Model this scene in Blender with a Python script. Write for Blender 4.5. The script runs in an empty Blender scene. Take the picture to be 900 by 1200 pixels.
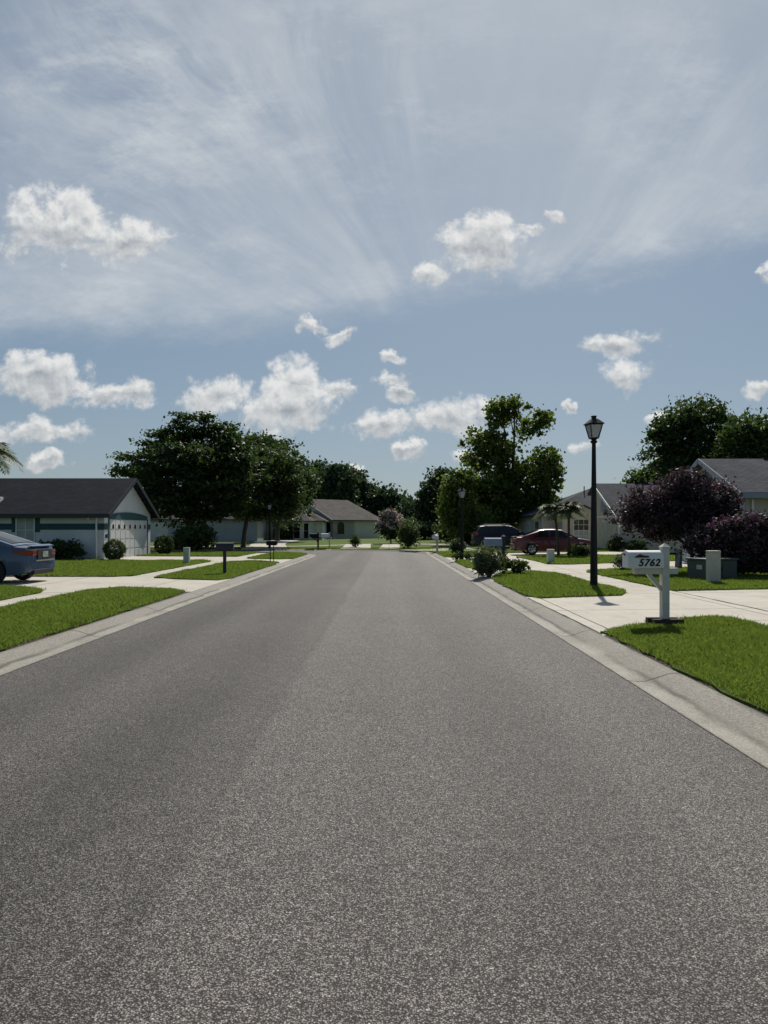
import bpy, bmesh, math, random
import numpy as np
from mathutils import Vector, Matrix

R = math.radians
sc = bpy.context.scene
col = sc.collection
rng = np.random.default_rng(11)
random.seed(5)

# ------------------------------------------------------------------ camera, sun, sky, exposure
H = 1.55                     # eye height above the road
FX = 830.0                   # focal length in pixels of the 900x1200 photograph
cam = bpy.data.cameras.new('camera')
cam.sensor_fit = 'VERTICAL'
cam.sensor_height = 36.0
cam.lens = 36.0 * FX / 1200
cam.shift_x = -4 / 1200
cam.shift_y = 20 / 1200
cam.clip_start = 0.05
cam.clip_end = 5000
camo = bpy.data.objects.new('camera', cam)
col.objects.link(camo)
camo.location = (0, 0, H)
camo.rotation_euler = (R(90), 0, 0)
sc.camera = camo

SUN_EL, SUN_AZ = R(46.5), math.atan2(0.92, 4.1)      # azimuth from +Y towards +X
SKY_STRENGTH = 0.058
sun = bpy.data.lights.new('sun', 'SUN')
sun.energy = 4.1
sun.angle = R(0.6)
sun.color = (1.0, 0.95, 0.86)
suno = bpy.data.objects.new('sun', sun)
col.objects.link(suno)
sdir = Vector((math.sin(SUN_AZ) * math.cos(SUN_EL), math.cos(SUN_AZ) * math.cos(SUN_EL), math.sin(SUN_EL)))
suno.rotation_euler = sdir.to_track_quat('Z', 'Y').to_euler()
suno.location = (0, 0, 30)

sc.view_settings.view_transform = 'Standard'
sc.view_settings.look = 'None'
sc.view_settings.exposure = 0.12
sc.view_settings.gamma = 1.0
sc.view_settings.use_curve_mapping = False
sc.cycles.max_bounces = 6
sc.cycles.transparent_max_bounces = 6
try:
    sc.cycles.use_denoising = True
except Exception:
    pass


class NT:
    """small helper to write node trees"""
    def __init__(s, tree):
        s.t = tree
        s.t.nodes.clear()

    def n(s, kind, **kw):
        nd = s.t.nodes.new(kind)
        for k, v in kw.items():
            setattr(nd, k, v)
        return nd

    def set(s, sock, v):
        if isinstance(v, bpy.types.NodeSocket):
            s.t.links.new(v, sock)
        else:
            sock.default_value = v

    def math(s, op, a, b=0.0, c=0.0, clamp=False):
        nd = s.n('ShaderNodeMath', operation=op)
        nd.use_clamp = clamp
        s.set(nd.inputs[0], a); s.set(nd.inputs[1], b); s.set(nd.inputs[2], c)
        return nd.outputs[0]

    def vmath(s, op, a, b=(0, 0, 0)):
        nd = s.n('ShaderNodeVectorMath', operation=op)
        s.set(nd.inputs[0], a); s.set(nd.inputs[1], b)
        return nd.outputs['Value'] if op in ('LENGTH', 'DOT_PRODUCT', 'DISTANCE') else nd.outputs[0]

    def noise(s, vec, scale, detail=4.0, rough=0.55, dist=0.0, dims='3D', lac=2.0):
        nd = s.n('ShaderNodeTexNoise')
        nd.noise_dimensions = dims
        s.set(nd.inputs['Vector'], vec)
        nd.inputs['Scale'].default_value = scale
        nd.inputs['Detail'].default_value = detail
        nd.inputs['Roughness'].default_value = rough
        nd.inputs['Lacunarity'].default_value = lac
        nd.inputs['Distortion'].default_value = dist
        return nd.outputs[0]

    def voronoi(s, vec, scale, feature='F1', rnd=1.0):
        nd = s.n('ShaderNodeTexVoronoi', feature=feature)
        s.set(nd.inputs['Vector'], vec)
        nd.inputs['Scale'].default_value = scale
        nd.inputs['Randomness'].default_value = rnd
        return nd

    def remap(s, v, a, b, c=0.0, d=1.0, smooth=True):
        nd = s.n('ShaderNodeMapRange')
        nd.interpolation_type = 'SMOOTHSTEP' if smooth else 'LINEAR'
        s.set(nd.inputs[0], v)
        for i, q in enumerate((a, b, c, d)):
            s.set(nd.inputs[1 + i], q)
        return nd.outputs[0]

    def mix(s, f, a, b, blend='MIX'):
        nd = s.n('ShaderNodeMix', data_type='RGBA', blend_type=blend)
        s.set(nd.inputs[0], f)
        for i, v in ((6, a), (7, b)):
            if isinstance(v, tuple) and len(v) == 3:
                v = (*v, 1)
            s.set(nd.inputs[i], v)
        return nd.outputs[2]

    def mapping(s, vec, scale=(1, 1, 1), rot=(0, 0, 0), loc=(0, 0, 0)):
        nd = s.n('ShaderNodeMapping')
        s.set(nd.inputs[0], vec)
        nd.inputs['Location'].default_value = loc
        nd.inputs['Rotation'].default_value = rot
        nd.inputs['Scale'].default_value = scale
        return nd.outputs[0]

    def combine(s, x, y, z):
        nd = s.n('ShaderNodeCombineXYZ')
        s.set(nd.inputs[0], x); s.set(nd.inputs[1], y); s.set(nd.inputs[2], z)
        return nd.outputs[0]

    def sep(s, v):
        nd = s.n('ShaderNodeSeparateXYZ')
        s.set(nd.inputs[0], v)
        return nd.outputs


def make_world():
    w = bpy.data.worlds.new('World')
    sc.world = w
    w.use_nodes = True
    k = NT(w.node_tree)
    sky = k.n('ShaderNodeTexSky', sky_type='NISHITA')
    sky.sun_disc = False
    sky.sun_elevation = SUN_EL
    sky.sun_rotation = SUN_AZ
    sky.air_density = 1.0
    sky.dust_density = 0.8
    sky.ozone_density = 2.2
    tc = k.n('ShaderNodeTexCoord')
    d = tc.outputs['Generated']
    x, y, z = k.sep(d)
    ys = k.math('MAXIMUM', y, 0.05)
    # direction expressed on a plane far to the north: u sideways, v upwards (units: tan of angle)
    u = k.math('DIVIDE', x, ys)
    v = k.math('DIVIDE', z, ys)
    front = k.remap(y, 0.08, 0.3)
    p = k.combine(u, v, 0.0)
    # soft shoulder: thin summer haze evens the sky out towards the sun
    num = k.vmath('MULTIPLY', sky.outputs[0], (1.72, 1.72, 1.72))
    den = k.vmath('ADD', k.vmath('MULTIPLY', sky.outputs[0], (0.155, 0.140, 0.125)), (1, 1, 1))
    skyc = k.vmath('MULTIPLY', k.vmath('DIVIDE', num, den), (0.93, 1.015, 1.06))

    def C(px, py):
        return ((px - 454) / 830.0, (620 - py) / 830.0)
    # ---- cirrus veil: streaks fanning out from a point above the end of the road
    cu, cv = C(545, 470)
    du = k.math('SUBTRACT', u, cu)
    dv = k.math('SUBTRACT', v, cv)
    warp = k.noise(p, 1.5, 3, 0.5)
    ang = k.math('ARCTAN2', du, dv)
    rad = k.vmath('LENGTH', k.combine(du, dv, 0.0))
    angw = k.math('ADD', ang, k.math('MULTIPLY', k.math('SUBTRACT', warp, 0.5), 0.55))
    # feathers: fine threads pulled out along the fan, broken up by cross waves
    st = k.noise(k.combine(k.math('MULTIPLY', angw, 2.6), k.math('MULTIPLY', rad, 1.1), 3.1), 1.6, 10, 0.66, 0.0)
    fine = k.noise(k.combine(k.math('MULTIPLY', angw, 8.0), k.math('MULTIPLY', rad, 2.4), 7.7), 2.0, 10, 0.70, 0.0)
    tuft = k.noise(k.mapping(p, scale=(1.0, 2.2, 1.0), rot=(0, 0, R(-34)), loc=(1.3, 0.4, 0)), 4.2, 10, 0.70, 0.0)
    big = k.noise(k.mapping(p, loc=(4.3, 1.7, 0.0)), 2.6, 5, 0.55)
    wv = k.math('ADD', v, k.math('MULTIPLY', k.math('SUBTRACT', tuft, 0.5), 0.11))
    border = k.math('ADD', k.math('MULTIPLY', k.math('MAXIMUM', u, -0.16), 0.20), 0.300)
    above = k.remap(k.math('SUBTRACT', wv, border), -0.02, 0.06)
    edge = k.math('MULTIPLY', above, k.remap(k.math('SUBTRACT', wv, border), 0.04, 0.22, 1.0, 0.0))
    gap = k.remap(k.vmath('LENGTH', k.vmath('MULTIPLY', k.vmath('SUBTRACT', p, (0.27, 0.68, 0)), (4.6, 2.8, 0))), 0.2, 1.0, 0.50, 1.0)
    veil = k.math('ADD', k.math('MULTIPLY', k.math('MULTIPLY', k.remap(st, 0.34, 0.70), k.remap(k.math('ABSOLUTE', ang), 0.05, 0.6, 0.45, 1.0)), 0.52), k.math('MULTIPLY', k.math('MULTIPLY', k.remap(fine, 0.46, 0.76), k.remap(k.math('ABSOLUTE', ang), 0.15, 0.7)), 0.26))
    veil = k.math('ADD', veil, k.math('MULTIPLY', k.remap(tuft, 0.46, 0.74), 0.66))
    veil = k.math('MULTIPLY', veil, k.remap(big, 0.34, 0.66, 0.45, 1.25))
    mass = None
    for (px, py, rx, ry) in ((790, 190, 130, 190), (850, 300, 110, 45), (690, 325, 150, 42), (350, 140, 190, 150), (430, 120, 90, 80), (110, 110, 150, 120), (300, 300, 240, 90)):
        a, b = C(px, py)
        q = k.vmath('MULTIPLY', k.vmath('SUBTRACT', k.combine(u, wv, 0.0), (a, b, 0)), (830.0 / rx, 830.0 / ry, 0))
        mm = k.math('SUBTRACT', 1.0, k.vmath('LENGTH', q))
        mass = mm if mass is None else k.math('SMOOTH_MAX', mass, mm, 0.2)
    veil = k.math('MULTIPLY', veil, k.remap(mass, -0.25, 0.55, 0.45, 1.55))
    veil = k.math('ADD', veil, k.math('MULTIPLY', edge, 0.10))
    veil = k.math('MULTIPLY', k.math('MULTIPLY', veil, above), gap)
    veil = k.math('ADD', veil, k.math('MULTIPLY', above, 0.17))
    veil = k.math('DIVIDE', k.math('MULTIPLY', veil, 1.45), k.math('ADD', 1.0, k.math('MULTIPLY', veil, 0.75)))
    veil = k.math('MULTIPLY', veil, front, clamp=True)
    c1 = k.mix(k.math('MULTIPLY', veil, 0.88, clamp=True), skyc, CIRRUS)
    # ---- cumulus: puffs at fixed compass directions
    puffs = [(55, 268, 84, 54, 0.12), (95, 250, 35, 32), (150, 283, 66, 40, 0.16), (563, 290, 56, 36), (505, 322, 46, 24, 0.42), (620, 270, 24, 12, 0.3),
             (40, 444, 74, 34), (135, 461, 54, 17), (48, 506, 66, 21, 0.14), (345, 455, 42, 40), (330, 482, 70, 26), (250, 466, 46, 27), (402, 462, 24, 14),
             (374, 379, 20, 10, 0.15), (400, 391, 21, 10), (460, 416, 16, 12), (458, 444, 32, 14, 0.2), (468, 460, 20, 10),
             (445, 500, 46, 22, 0.05), (478, 528, 22, 11), (532, 491, 52, 27), (725, 402, 58, 20, 0.26), (728, 441, 42, 27, 0.18),
             (893, 455, 19, 16), (672, 478, 12, 6), (682, 521, 24, 16, 0.3), (765, 493, 14, 9), (56, 543, 22, 11), (648, 252, 17, 10, 0.35), (900, 325, 14, 14), (415, 550, 12, 8), (545, 533, 24, 10)]
    wu = k.noise(p, 13.0, 7, 0.62)
    wv2 = k.noise(k.mapping(p, loc=(9.1, 3.3, 0)), 13.0, 7, 0.62)
    pw = k.vmath('ADD', p, k.vmath('MULTIPLY', k.combine(k.math('SUBTRACT', wu, 0.5), k.math('SUBTRACT', wv2, 0.5), 0.0), (0.085, 0.062, 0)))
    mask = None
    high = None
    for (px, py, rx, ry, *thin) in puffs:
        a, b = C(px, py)
        q = k.vmath('MULTIPLY', k.vmath('SUBTRACT', pw, (a, b, 0)), (830.0 / rx, 830.0 / ry, 0))
        m = k.math('SUBTRACT', 1.0 - (thin[0] if thin else 0.0), k.vmath('LENGTH', q))
        hh = k.math('MULTIPLY', k.sep(q)[1], k.remap(m, -0.3, 0.3))
        mask = m if mask is None else k.math('SMOOTH_MAX', mask, m, 0.15)
        high = hh if high is None else k.math('MAXIMUM', high, hh)
    def billow(vec, sc):
        nd = k.voronoi(vec, sc)
        nd.inputs['Detail'].default_value = 3.0
        nd.inputs['Roughness'].default_value = 0.55
        nd.inputs['Lacunarity'].default_value = 2.1
        nd.normalize = True
        return k.math('SUBTRACT', 1.0, nd.outputs['Distance'])
    pq = k.vmath('ADD', p, k.vmath('MULTIPLY', k.combine(k.math('SUBTRACT', wu, 0.5), k.math('SUBTRACT', wv2, 0.5), 0.0), (0.03, 0.03, 0)))
    b1 = billow(pq, 26.0)
    b2 = billow(k.vmath('ADD', pq, (0.004, 0.011, 0)), 26.0)
    n1 = k.noise(p, 25.0, 10, 0.66, 0.0)
    n2 = k.noise(k.vmath('ADD', p, (0.003, 0.010, 0)), 25.0, 10, 0.66, 0.0)
    nb = k.noise(k.mapping(p, loc=(2.2, 5.1, 0)), 10.0, 4, 0.5)
    dens = k.math('ADD', k.math('MULTIPLY', mask, 1.15), k.math('ADD', k.math('MULTIPLY', k.math('SUBTRACT', n1, 0.5), 1.6), k.math('MULTIPLY', k.math('SUBTRACT', b1, 0.66), 2.2)))
    dens = k.math('ADD', dens, k.math('MULTIPLY', k.math('SUBTRACT', nb, 0.5), 1.1))
    mlim = k.remap(mask, -0.5, 0.0)
    alpha = k.math('MULTIPLY', k.math('MULTIPLY', k.remap(k.math('ADD', dens, k.math('MULTIPLY', k.remap(high, -0.3, 0.4), 0.16)), 0.07, 0.78), mlim), front)
    relief = k.math('SUBTRACT', n1, n2)
    thick = k.remap(dens, 0.35, 1.35)
    lit = k.math('ADD', k.math('ADD', k.math('MULTIPLY', relief, 1.2), k.math('MULTIPLY', k.math('SUBTRACT', b1, b2), 2.2)), k.math('SUBTRACT', 0.70, k.math('MULTIPLY', thick, 0.30)))
    lit = k.math('ADD', lit, k.math('MULTIPLY', k.remap(high, -0.3, 0.4, -0.46, 0.24), 1.0), clamp=True)
    cl = k.mix(lit, CLOUD_DARK, CLOUD_LIGHT)
    c2 = k.mix(k.math('MULTIPLY', alpha, 0.93), c1, cl)
    bg = k.n('ShaderNodeBackground')
    k.set(bg.inputs[0], c2)
    bg.inputs[1].default_value = SKY_STRENGTH
    out = k.n('ShaderNodeOutputWorld')
    k.t.links.new(bg.outputs[0], out.inputs[0])


CIRRUS = (9.3, 9.9, 10.4)
CLOUD_DARK = (5.2, 5.8, 6.4)
CLOUD_LIGHT = (12.8, 12.8, 12.6)
make_world()

# ------------------------------------------------------------------ materials
MATS = {}


def pmat(name, c1, c2=None, scale=8.0, rough=0.8, bump=0.0, bscale=60.0, metal=0.0, coat=0.0, coords='UV', detail=5, spec=0.5, bdist=0.02, big=None):
    """principled material with two-tone noise variation and a fine bump"""
    m = bpy.data.materials.new(name)
    m.use_nodes = True
    k = NT(m.node_tree)
    tc = k.n('ShaderNodeTexCoord')
    v = tc.outputs[coords]
    b = k.n('ShaderNodeBsdfPrincipled')
    o = k.n('ShaderNodeOutputMaterial')
    k.t.links.new(b.outputs[0], o.inputs[0])
    c2 = c2 or tuple(q * 0.86 for q in c1)
    f = k.remap(k.noise(v, scale, detail, 0.6), 0.3, 0.7)
    c = k.mix(f, c1, c2)
    if big:
        f2 = k.remap(k.noise(v, big[0], 4, 0.6), 0.45, 0.7)
        c = k.mix(k.math('MULTIPLY', f2, big[1]), c, big[2])
    k.set(b.inputs['Base Color'], c)
    b.inputs['Roughness'].default_value = rough
    b.inputs['Metallic'].default_value = metal
    b.inputs['Coat Weight'].default_value = coat
    b.inputs['Specular IOR Level'].default_value = spec
    if bump:
        bp = k.n('ShaderNodeBump')
        bp.inputs['Strength'].default_value = bump
        bp.inputs['Distance'].default_value = bdist
        k.set(bp.inputs['Height'], k.noise(v, bscale, 4, 0.6))
        k.set(b.inputs['Normal'], bp.outputs[0])
    MATS[name] = m
    return m


def asphalt():
    m = bpy.data.materials.new('asphalt')
    m.use_nodes = True
    k = NT(m.node_tree)
    v = k.n('ShaderNodeTexCoord').outputs['Object']
    x, y, z = k.sep(v)
    b = k.n('ShaderNodeBsdfPrincipled')
    o = k.n('ShaderNodeOutputMaterial')
    k.t.links.new(b.outputs[0], o.inputs[0])
    vo = k.voronoi(v, 140.0)
    vo2 = k.voronoi(v, 85.0)
    r = k.sep(vo.outputs['Color'])[0]
    r2 = k.sep(vo2.outputs['Color'])[1]
    stone = k.math('ADD', k.math('MULTIPLY', k.math('POWER', r, 1.7), 0.66), k.math('ADD', k.math('MULTIPLY', k.math('POWER', r2, 1.6), 0.42), 0.10))
    # bare aggregate between dark binder
    binder = k.remap(vo.outputs['Distance'], 0.32, 0.62, 0.0, 0.85)
    stone = k.math('MULTIPLY', stone, k.math('SUBTRACT', 1.0, binder))
    c = k.mix(stone, (0.013, 0.0119, 0.0110), (0.40, 0.362, 0.326))
    white = k.math('GREATER_THAN', r, 0.994)
    c = k.mix(k.math('MULTIPLY', white, 0.5), c, (0.62, 0.61, 0.58))
    # wear: long bands along the road, a seam between the two lanes, faint patches
    vs = k.mapping(v, scale=(1.0, 0.05, 1.0))
    band = k.noise(vs, 0.9, 4, 0.55)
    patch = k.noise(v, 0.35, 5, 0.6)
    mott = k.noise(v, 5.0, 5, 0.65)
    wob = k.math('MULTIPLY', k.math('SUBTRACT', k.noise(k.mapping(v, scale=(0.0, 1.0, 0.0)), 0.55, 5, 0.6), 0.5), 0.25)
    sx = k.math('ADD', x, wob)
    lane = k.remap(sx, -1.02, -0.90, 0.0, 1.0)          # right lane: newer mat, slightly paler
    lanef = k.math('MULTIPLY', k.math('SUBTRACT', lane, 0.5), 0.26)
    seam = k.math('SUBTRACT', 1.0, k.remap(k.math('ABSOLUTE', k.math('ADD', sx, 0.96)), 0.0, 0.10))
    t1 = k.remap(k.math('ABSOLUTE', k.math('SUBTRACT', sx, 0.95)), 0.1, 0.75, 1.0, 0.0)
    t2 = k.remap(k.math('ABSOLUTE', k.math('ADD', sx, 1.75)), 0.1, 0.75, 1.0, 0.0)
    t3 = k.remap(k.math('ABSOLUTE', k.math('ADD', sx, 3.2)), 0.1, 0.6, 1.0, 0.0)
    f = k.math('ADD', 1.0, k.math('MULTIPLY', k.math('SUBTRACT', band, 0.5), 0.55))
    f = k.math('ADD', f, k.math('MULTIPLY', k.math('SUBTRACT', patch, 0.5), 0.45))
    f = k.math('ADD', f, k.math('MULTIPLY', k.math('SUBTRACT', mott, 0.5), 0.35))
    f = k.math('ADD', f, lanef)
    f = k.math('SUBTRACT', f, k.math('MULTIPLY', k.math('ADD', k.math('ADD', t1, t2), t3), 0.17))
    f = k.math('SUBTRACT', f, k.math('MULTIPLY', seam, 0.12))
    c = k.mix(1.0, c, k.combine(f, f, f), 'MULTIPLY')
    k.set(b.inputs['Base Color'], c)
    b.inputs['Roughness'].default_value = 0.74
    b.inputs['Specular IOR Level'].default_value = 0.24
    bp = k.n('ShaderNodeBump')
    bp.inputs['Strength'].default_value = 0.7
    bp.inputs['Distance'].default_value = 0.005
    h = k.math('SUBTRACT', k.math('MULTIPLY', r, 0.6), vo.outputs['Distance'])
    k.set(bp.inputs['Height'], h)
    k.set(b.inputs['Normal'], bp.outputs[0])
    return m


def concrete(name, c1, c2, joint=1.5, axis='xy', stain=0.5, off=(0, 0)):
    m = bpy.data.materials.new(name)
    m.use_nodes = True
    k = NT(m.node_tree)
    v = k.n('ShaderNodeTexCoord').outputs['Object']
    x, y, z = k.sep(v)
    b = k.n('ShaderNodeBsdfPrincipled')
    o = k.n('ShaderNodeOutputMaterial')
    k.t.links.new(b.outputs[0], o.inputs[0])
    f = k.remap(k.noise(v, 1.3, 6, 0.65), 0.3, 0.75)
    c = k.mix(f, c1, c2)
    sp = k.remap(k.noise(v, 60.0 if name == 'curb' else 90.0, 4, 0.75), 0.35, 0.7, 0.62 if name == 'curb' else 0.82, 1.15)
    c = k.mix(1.0, c, k.combine(sp, sp, sp), 'MULTIPLY')
    s = k.remap(k.noise(k.mapping(v, scale=(1, 0.35, 1)), 2.6, 7, 0.7, 0.5), 0.5, 0.78)
    c = k.mix(k.math('MULTIPLY', s, stain), c, tuple(q * 0.42 for q in c1))
    s2 = k.remap(k.noise(v, 17.0, 6, 0.75), 0.5, 0.68)
    c = k.mix(k.math('MULTIPLY', s2, stain * 0.55), c, tuple(q * 0.5 for q in c1))
    if name == 'curb':
        sx = k.math('ADD', k.math('MULTIPLY', k.math('GREATER_THAN', x, 0.0), k.math('SUBTRACT', x, 2.45)), k.math('MULTIPLY', k.math('LESS_THAN', x, 0.0), k.math('SUBTRACT', -4.08, x)))
        wv = k.math('MULTIPLY', k.math('SUBTRACT', k.noise(k.mapping(v, scale=(1, 0.4, 1)), 2.2, 6, 0.65), 0.5), 0.16)
        sw = k.math('ADD', sx, wv)
        # worn upper half: grey exposed stone; lower half: pale, yellowish, washed smooth; dirt line between
        up = k.remap(sw, 0.20, 0.30)
        grit = k.remap(k.noise(v, 48.0, 5, 0.8), 0.40, 0.62, 0.55, 1.25)
        c = k.mix(k.math('MULTIPLY', up, 0.8), c, k.mix(1.0, (0.275, 0.255, 0.218, 1), k.combine(grit, grit, grit), 'MULTIPLY'))
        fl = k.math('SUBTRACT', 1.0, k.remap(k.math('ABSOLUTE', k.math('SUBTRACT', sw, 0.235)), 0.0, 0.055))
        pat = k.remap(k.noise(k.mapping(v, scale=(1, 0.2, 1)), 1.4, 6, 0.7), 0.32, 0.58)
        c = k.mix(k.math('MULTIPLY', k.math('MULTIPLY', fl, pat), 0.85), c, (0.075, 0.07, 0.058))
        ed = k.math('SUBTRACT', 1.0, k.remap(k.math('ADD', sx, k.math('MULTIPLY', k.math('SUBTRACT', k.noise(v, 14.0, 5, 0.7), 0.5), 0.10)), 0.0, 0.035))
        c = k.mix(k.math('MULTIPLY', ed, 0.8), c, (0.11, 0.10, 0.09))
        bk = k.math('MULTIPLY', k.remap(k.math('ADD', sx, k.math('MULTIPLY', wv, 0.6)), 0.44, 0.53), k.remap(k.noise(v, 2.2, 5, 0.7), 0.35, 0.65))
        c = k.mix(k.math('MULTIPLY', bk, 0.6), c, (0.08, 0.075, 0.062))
    jm = None
    for ax, q, of in (('x', x, off[0]), ('y', y, off[1])):
        if ax not in axis:
            continue
        wob = k.math('MULTIPLY', k.math('SUBTRACT', k.noise(v, 6.0, 3, 0.6), 0.5), 0.02)
        fr = k.math('FRACT', k.math('DIVIDE', k.math('ADD', k.math('ADD', q, of), wob), joint))
        dd = k.math('MULTIPLY', k.math('ABSOLUTE', k.math('SUBTRACT', fr, 0.5)), joint)
        j = k.math('SUBTRACT', 1.0, k.remap(dd, 0.007, 0.022))
        jm = j if jm is None else k.math('MAXIMUM', jm, j)
    hgt = k.noise(v, 70.0, 4, 0.65)
    if jm is not None:
        c = k.mix(k.math('MULTIPLY', jm, 0.9), c, (0.045, 0.04, 0.034))
        hgt = k.math('SUBTRACT', k.math('MULTIPLY', hgt, 0.3), jm)
    k.set(b.inputs['Base Color'], c)
    b.inputs['Roughness'].default_value = 0.85
    b.inputs['Specular IOR Level'].default_value = 0.25
    bp = k.n('ShaderNodeBump')
    bp.inputs['Strength'].default_value = 0.45
    bp.inputs['Distance'].default_value = 0.008
    k.set(bp.inputs['Height'], hgt)
    k.set(b.inputs['Normal'], bp.outputs[0])
    return m


def shingle(name, c1, c2):
    m = bpy.data.materials.new(name)
    m.use_nodes = True
    k = NT(m.node_tree)
    v = k.n('ShaderNodeTexCoord').outputs['UV']
    b = k.n('ShaderNodeBsdfPrincipled')
    o = k.n('ShaderNodeOutputMaterial')
    k.t.links.new(b.outputs[0], o.inputs[0])
    br = k.n('ShaderNodeTexBrick')
    k.set(br.inputs['Vector'], v)
    br.inputs['Color1'].default_value = (*c1, 1)
    br.inputs['Color2'].default_value = (*c2, 1)
    br.inputs['Mortar'].default_value = (*[q * 0.35 for q in c1], 1)
    br.inputs['Scale'].default_value = 1.0
    br.inputs['Brick Width'].default_value = 0.33
    br.inputs['Row Height'].default_value = 0.15
    br.inputs['Mortar Size'].default_value = 0.012
    br.inputs['Bias'].default_value = 0.0
    n = k.remap(k.noise(v, 0.8, 6, 0.7), 0.25, 0.75, 0.72, 1.25)
    n2 = k.remap(k.noise(v, 25.0, 3, 0.7), 0.25, 0.75, 0.8, 1.2)
    n = k.math('MULTIPLY', n, n2)
    c = k.mix(1.0, br.outputs[0], k.combine(n, n, n), 'MULTIPLY')
    k.set(b.inputs['Base Color'], c)
    b.inputs['Roughness'].default_value = 0.95
    b.inputs['Specular IOR Level'].default_value = 0.12
    bp = k.n('ShaderNodeBump')
    bp.inputs['Strength'].default_value = 0.5
    bp.inputs['Distance'].default_value = 0.01
    k.set(bp.inputs['Height'], br.outputs['Fac'])
    bp.invert = True
    k.set(b.inputs['Normal'], bp.outputs[0])
    return m


def leafmat(name, c1, c2, trans=0.35, tcol=None, rough=0.55, c3=None, spec=0.25):
    """leaf: each leaf its own tone (random per island), part of the light passes through it"""
    m = bpy.data.materials.new(name)
    m.use_nodes = True
    k = NT(m.node_tree)
    g = k.n('ShaderNodeNewGeometry')
    r = g.outputs['Random Per Island']
    o = k.n('ShaderNodeOutputMaterial')
    big = k.noise(g.outputs['Position'], 0.9, 3, 0.6)
    f = k.math('ADD', k.math('MULTIPLY', r, 0.65), k.math('MULTIPLY', k.remap(big, 0.3, 0.7), 0.35))
    c = k.mix(f, c1, c2)
    if c3:
        c = k.mix(k.math('GREATER_THAN', r, 0.93), c, c3)
    b = k.n('ShaderNodeBsdfPrincipled')
    k.set(b.inputs['Base Color'], c)
    b.inputs['Roughness'].default_value = rough
    b.inputs['Specular IOR Level'].default_value = spec
    t = k.n('ShaderNodeBsdfTranslucent')
    k.set(t.inputs[0], k.mix(0.6, c, tcol) if tcol else c)
    mx = k.n('ShaderNodeMixShader')
    mx.inputs[0].default_value = trans
    k.t.links.new(b.outputs[0], mx.inputs[1])
    k.t.links.new(t.outputs[0], mx.inputs[2])
    k.t.links.new(mx.outputs[0], o.inputs[0])
    return m


def lawnmat(name, c1, c2, c3):
    m = bpy.data.materials.new(name)
    m.use_nodes = True
    k = NT(m.node_tree)
    v = k.n('ShaderNodeTexCoord').outputs['Object']
    b = k.n('ShaderNodeBsdfPrincipled')
    o = k.n('ShaderNodeOutputMaterial')
    k.t.links.new(b.outputs[0], o.inputs[0])
    a = k.remap(k.noise(v, 0.6, 6, 0.7), 0.3, 0.72)
    c = k.mix(a, c1, c2)
    d = k.remap(k.noise(v, 22.0, 5, 0.7), 0.35, 0.7)
    c = k.mix(k.math('MULTIPLY', d, 0.6), c, c3)
    k.set(b.inputs['Base Color'], c)
    b.inputs['Roughness'].default_value = 0.9
    b.inputs['Specular IOR Level'].default_value = 0.1
    bp = k.n('ShaderNodeBump')
    bp.inputs['Strength'].default_value = 1.0
    bp.inputs['Distance'].default_value = 0.05
    k.set(bp.inputs['Height'], k.noise(v, 30.0, 5, 0.75))
    k.set(b.inputs['Normal'], bp.outputs[0])
    return m


def glassmat(name, c=(0.012, 0.014, 0.018), rough=0.06):
    m = bpy.data.materials.new(name)
    m.use_nodes = True
    k = NT(m.node_tree)
    v = k.n('ShaderNodeTexCoord').outputs['Object']
    b = k.n('ShaderNodeBsdfPrincipled')
    o = k.n('ShaderNodeOutputMaterial')
    k.t.links.new(b.outputs[0], o.inputs[0])
    f = k.noise(v, 1.5, 3, 0.5)
    k.set(b.inputs['Base Color'], k.mix(f, c, tuple(q * 1.7 for q in c)))
    b.inputs['Roughness'].default_value = rough
    b.inputs['Specular IOR Level'].default_value = 0.35
    return m


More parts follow.
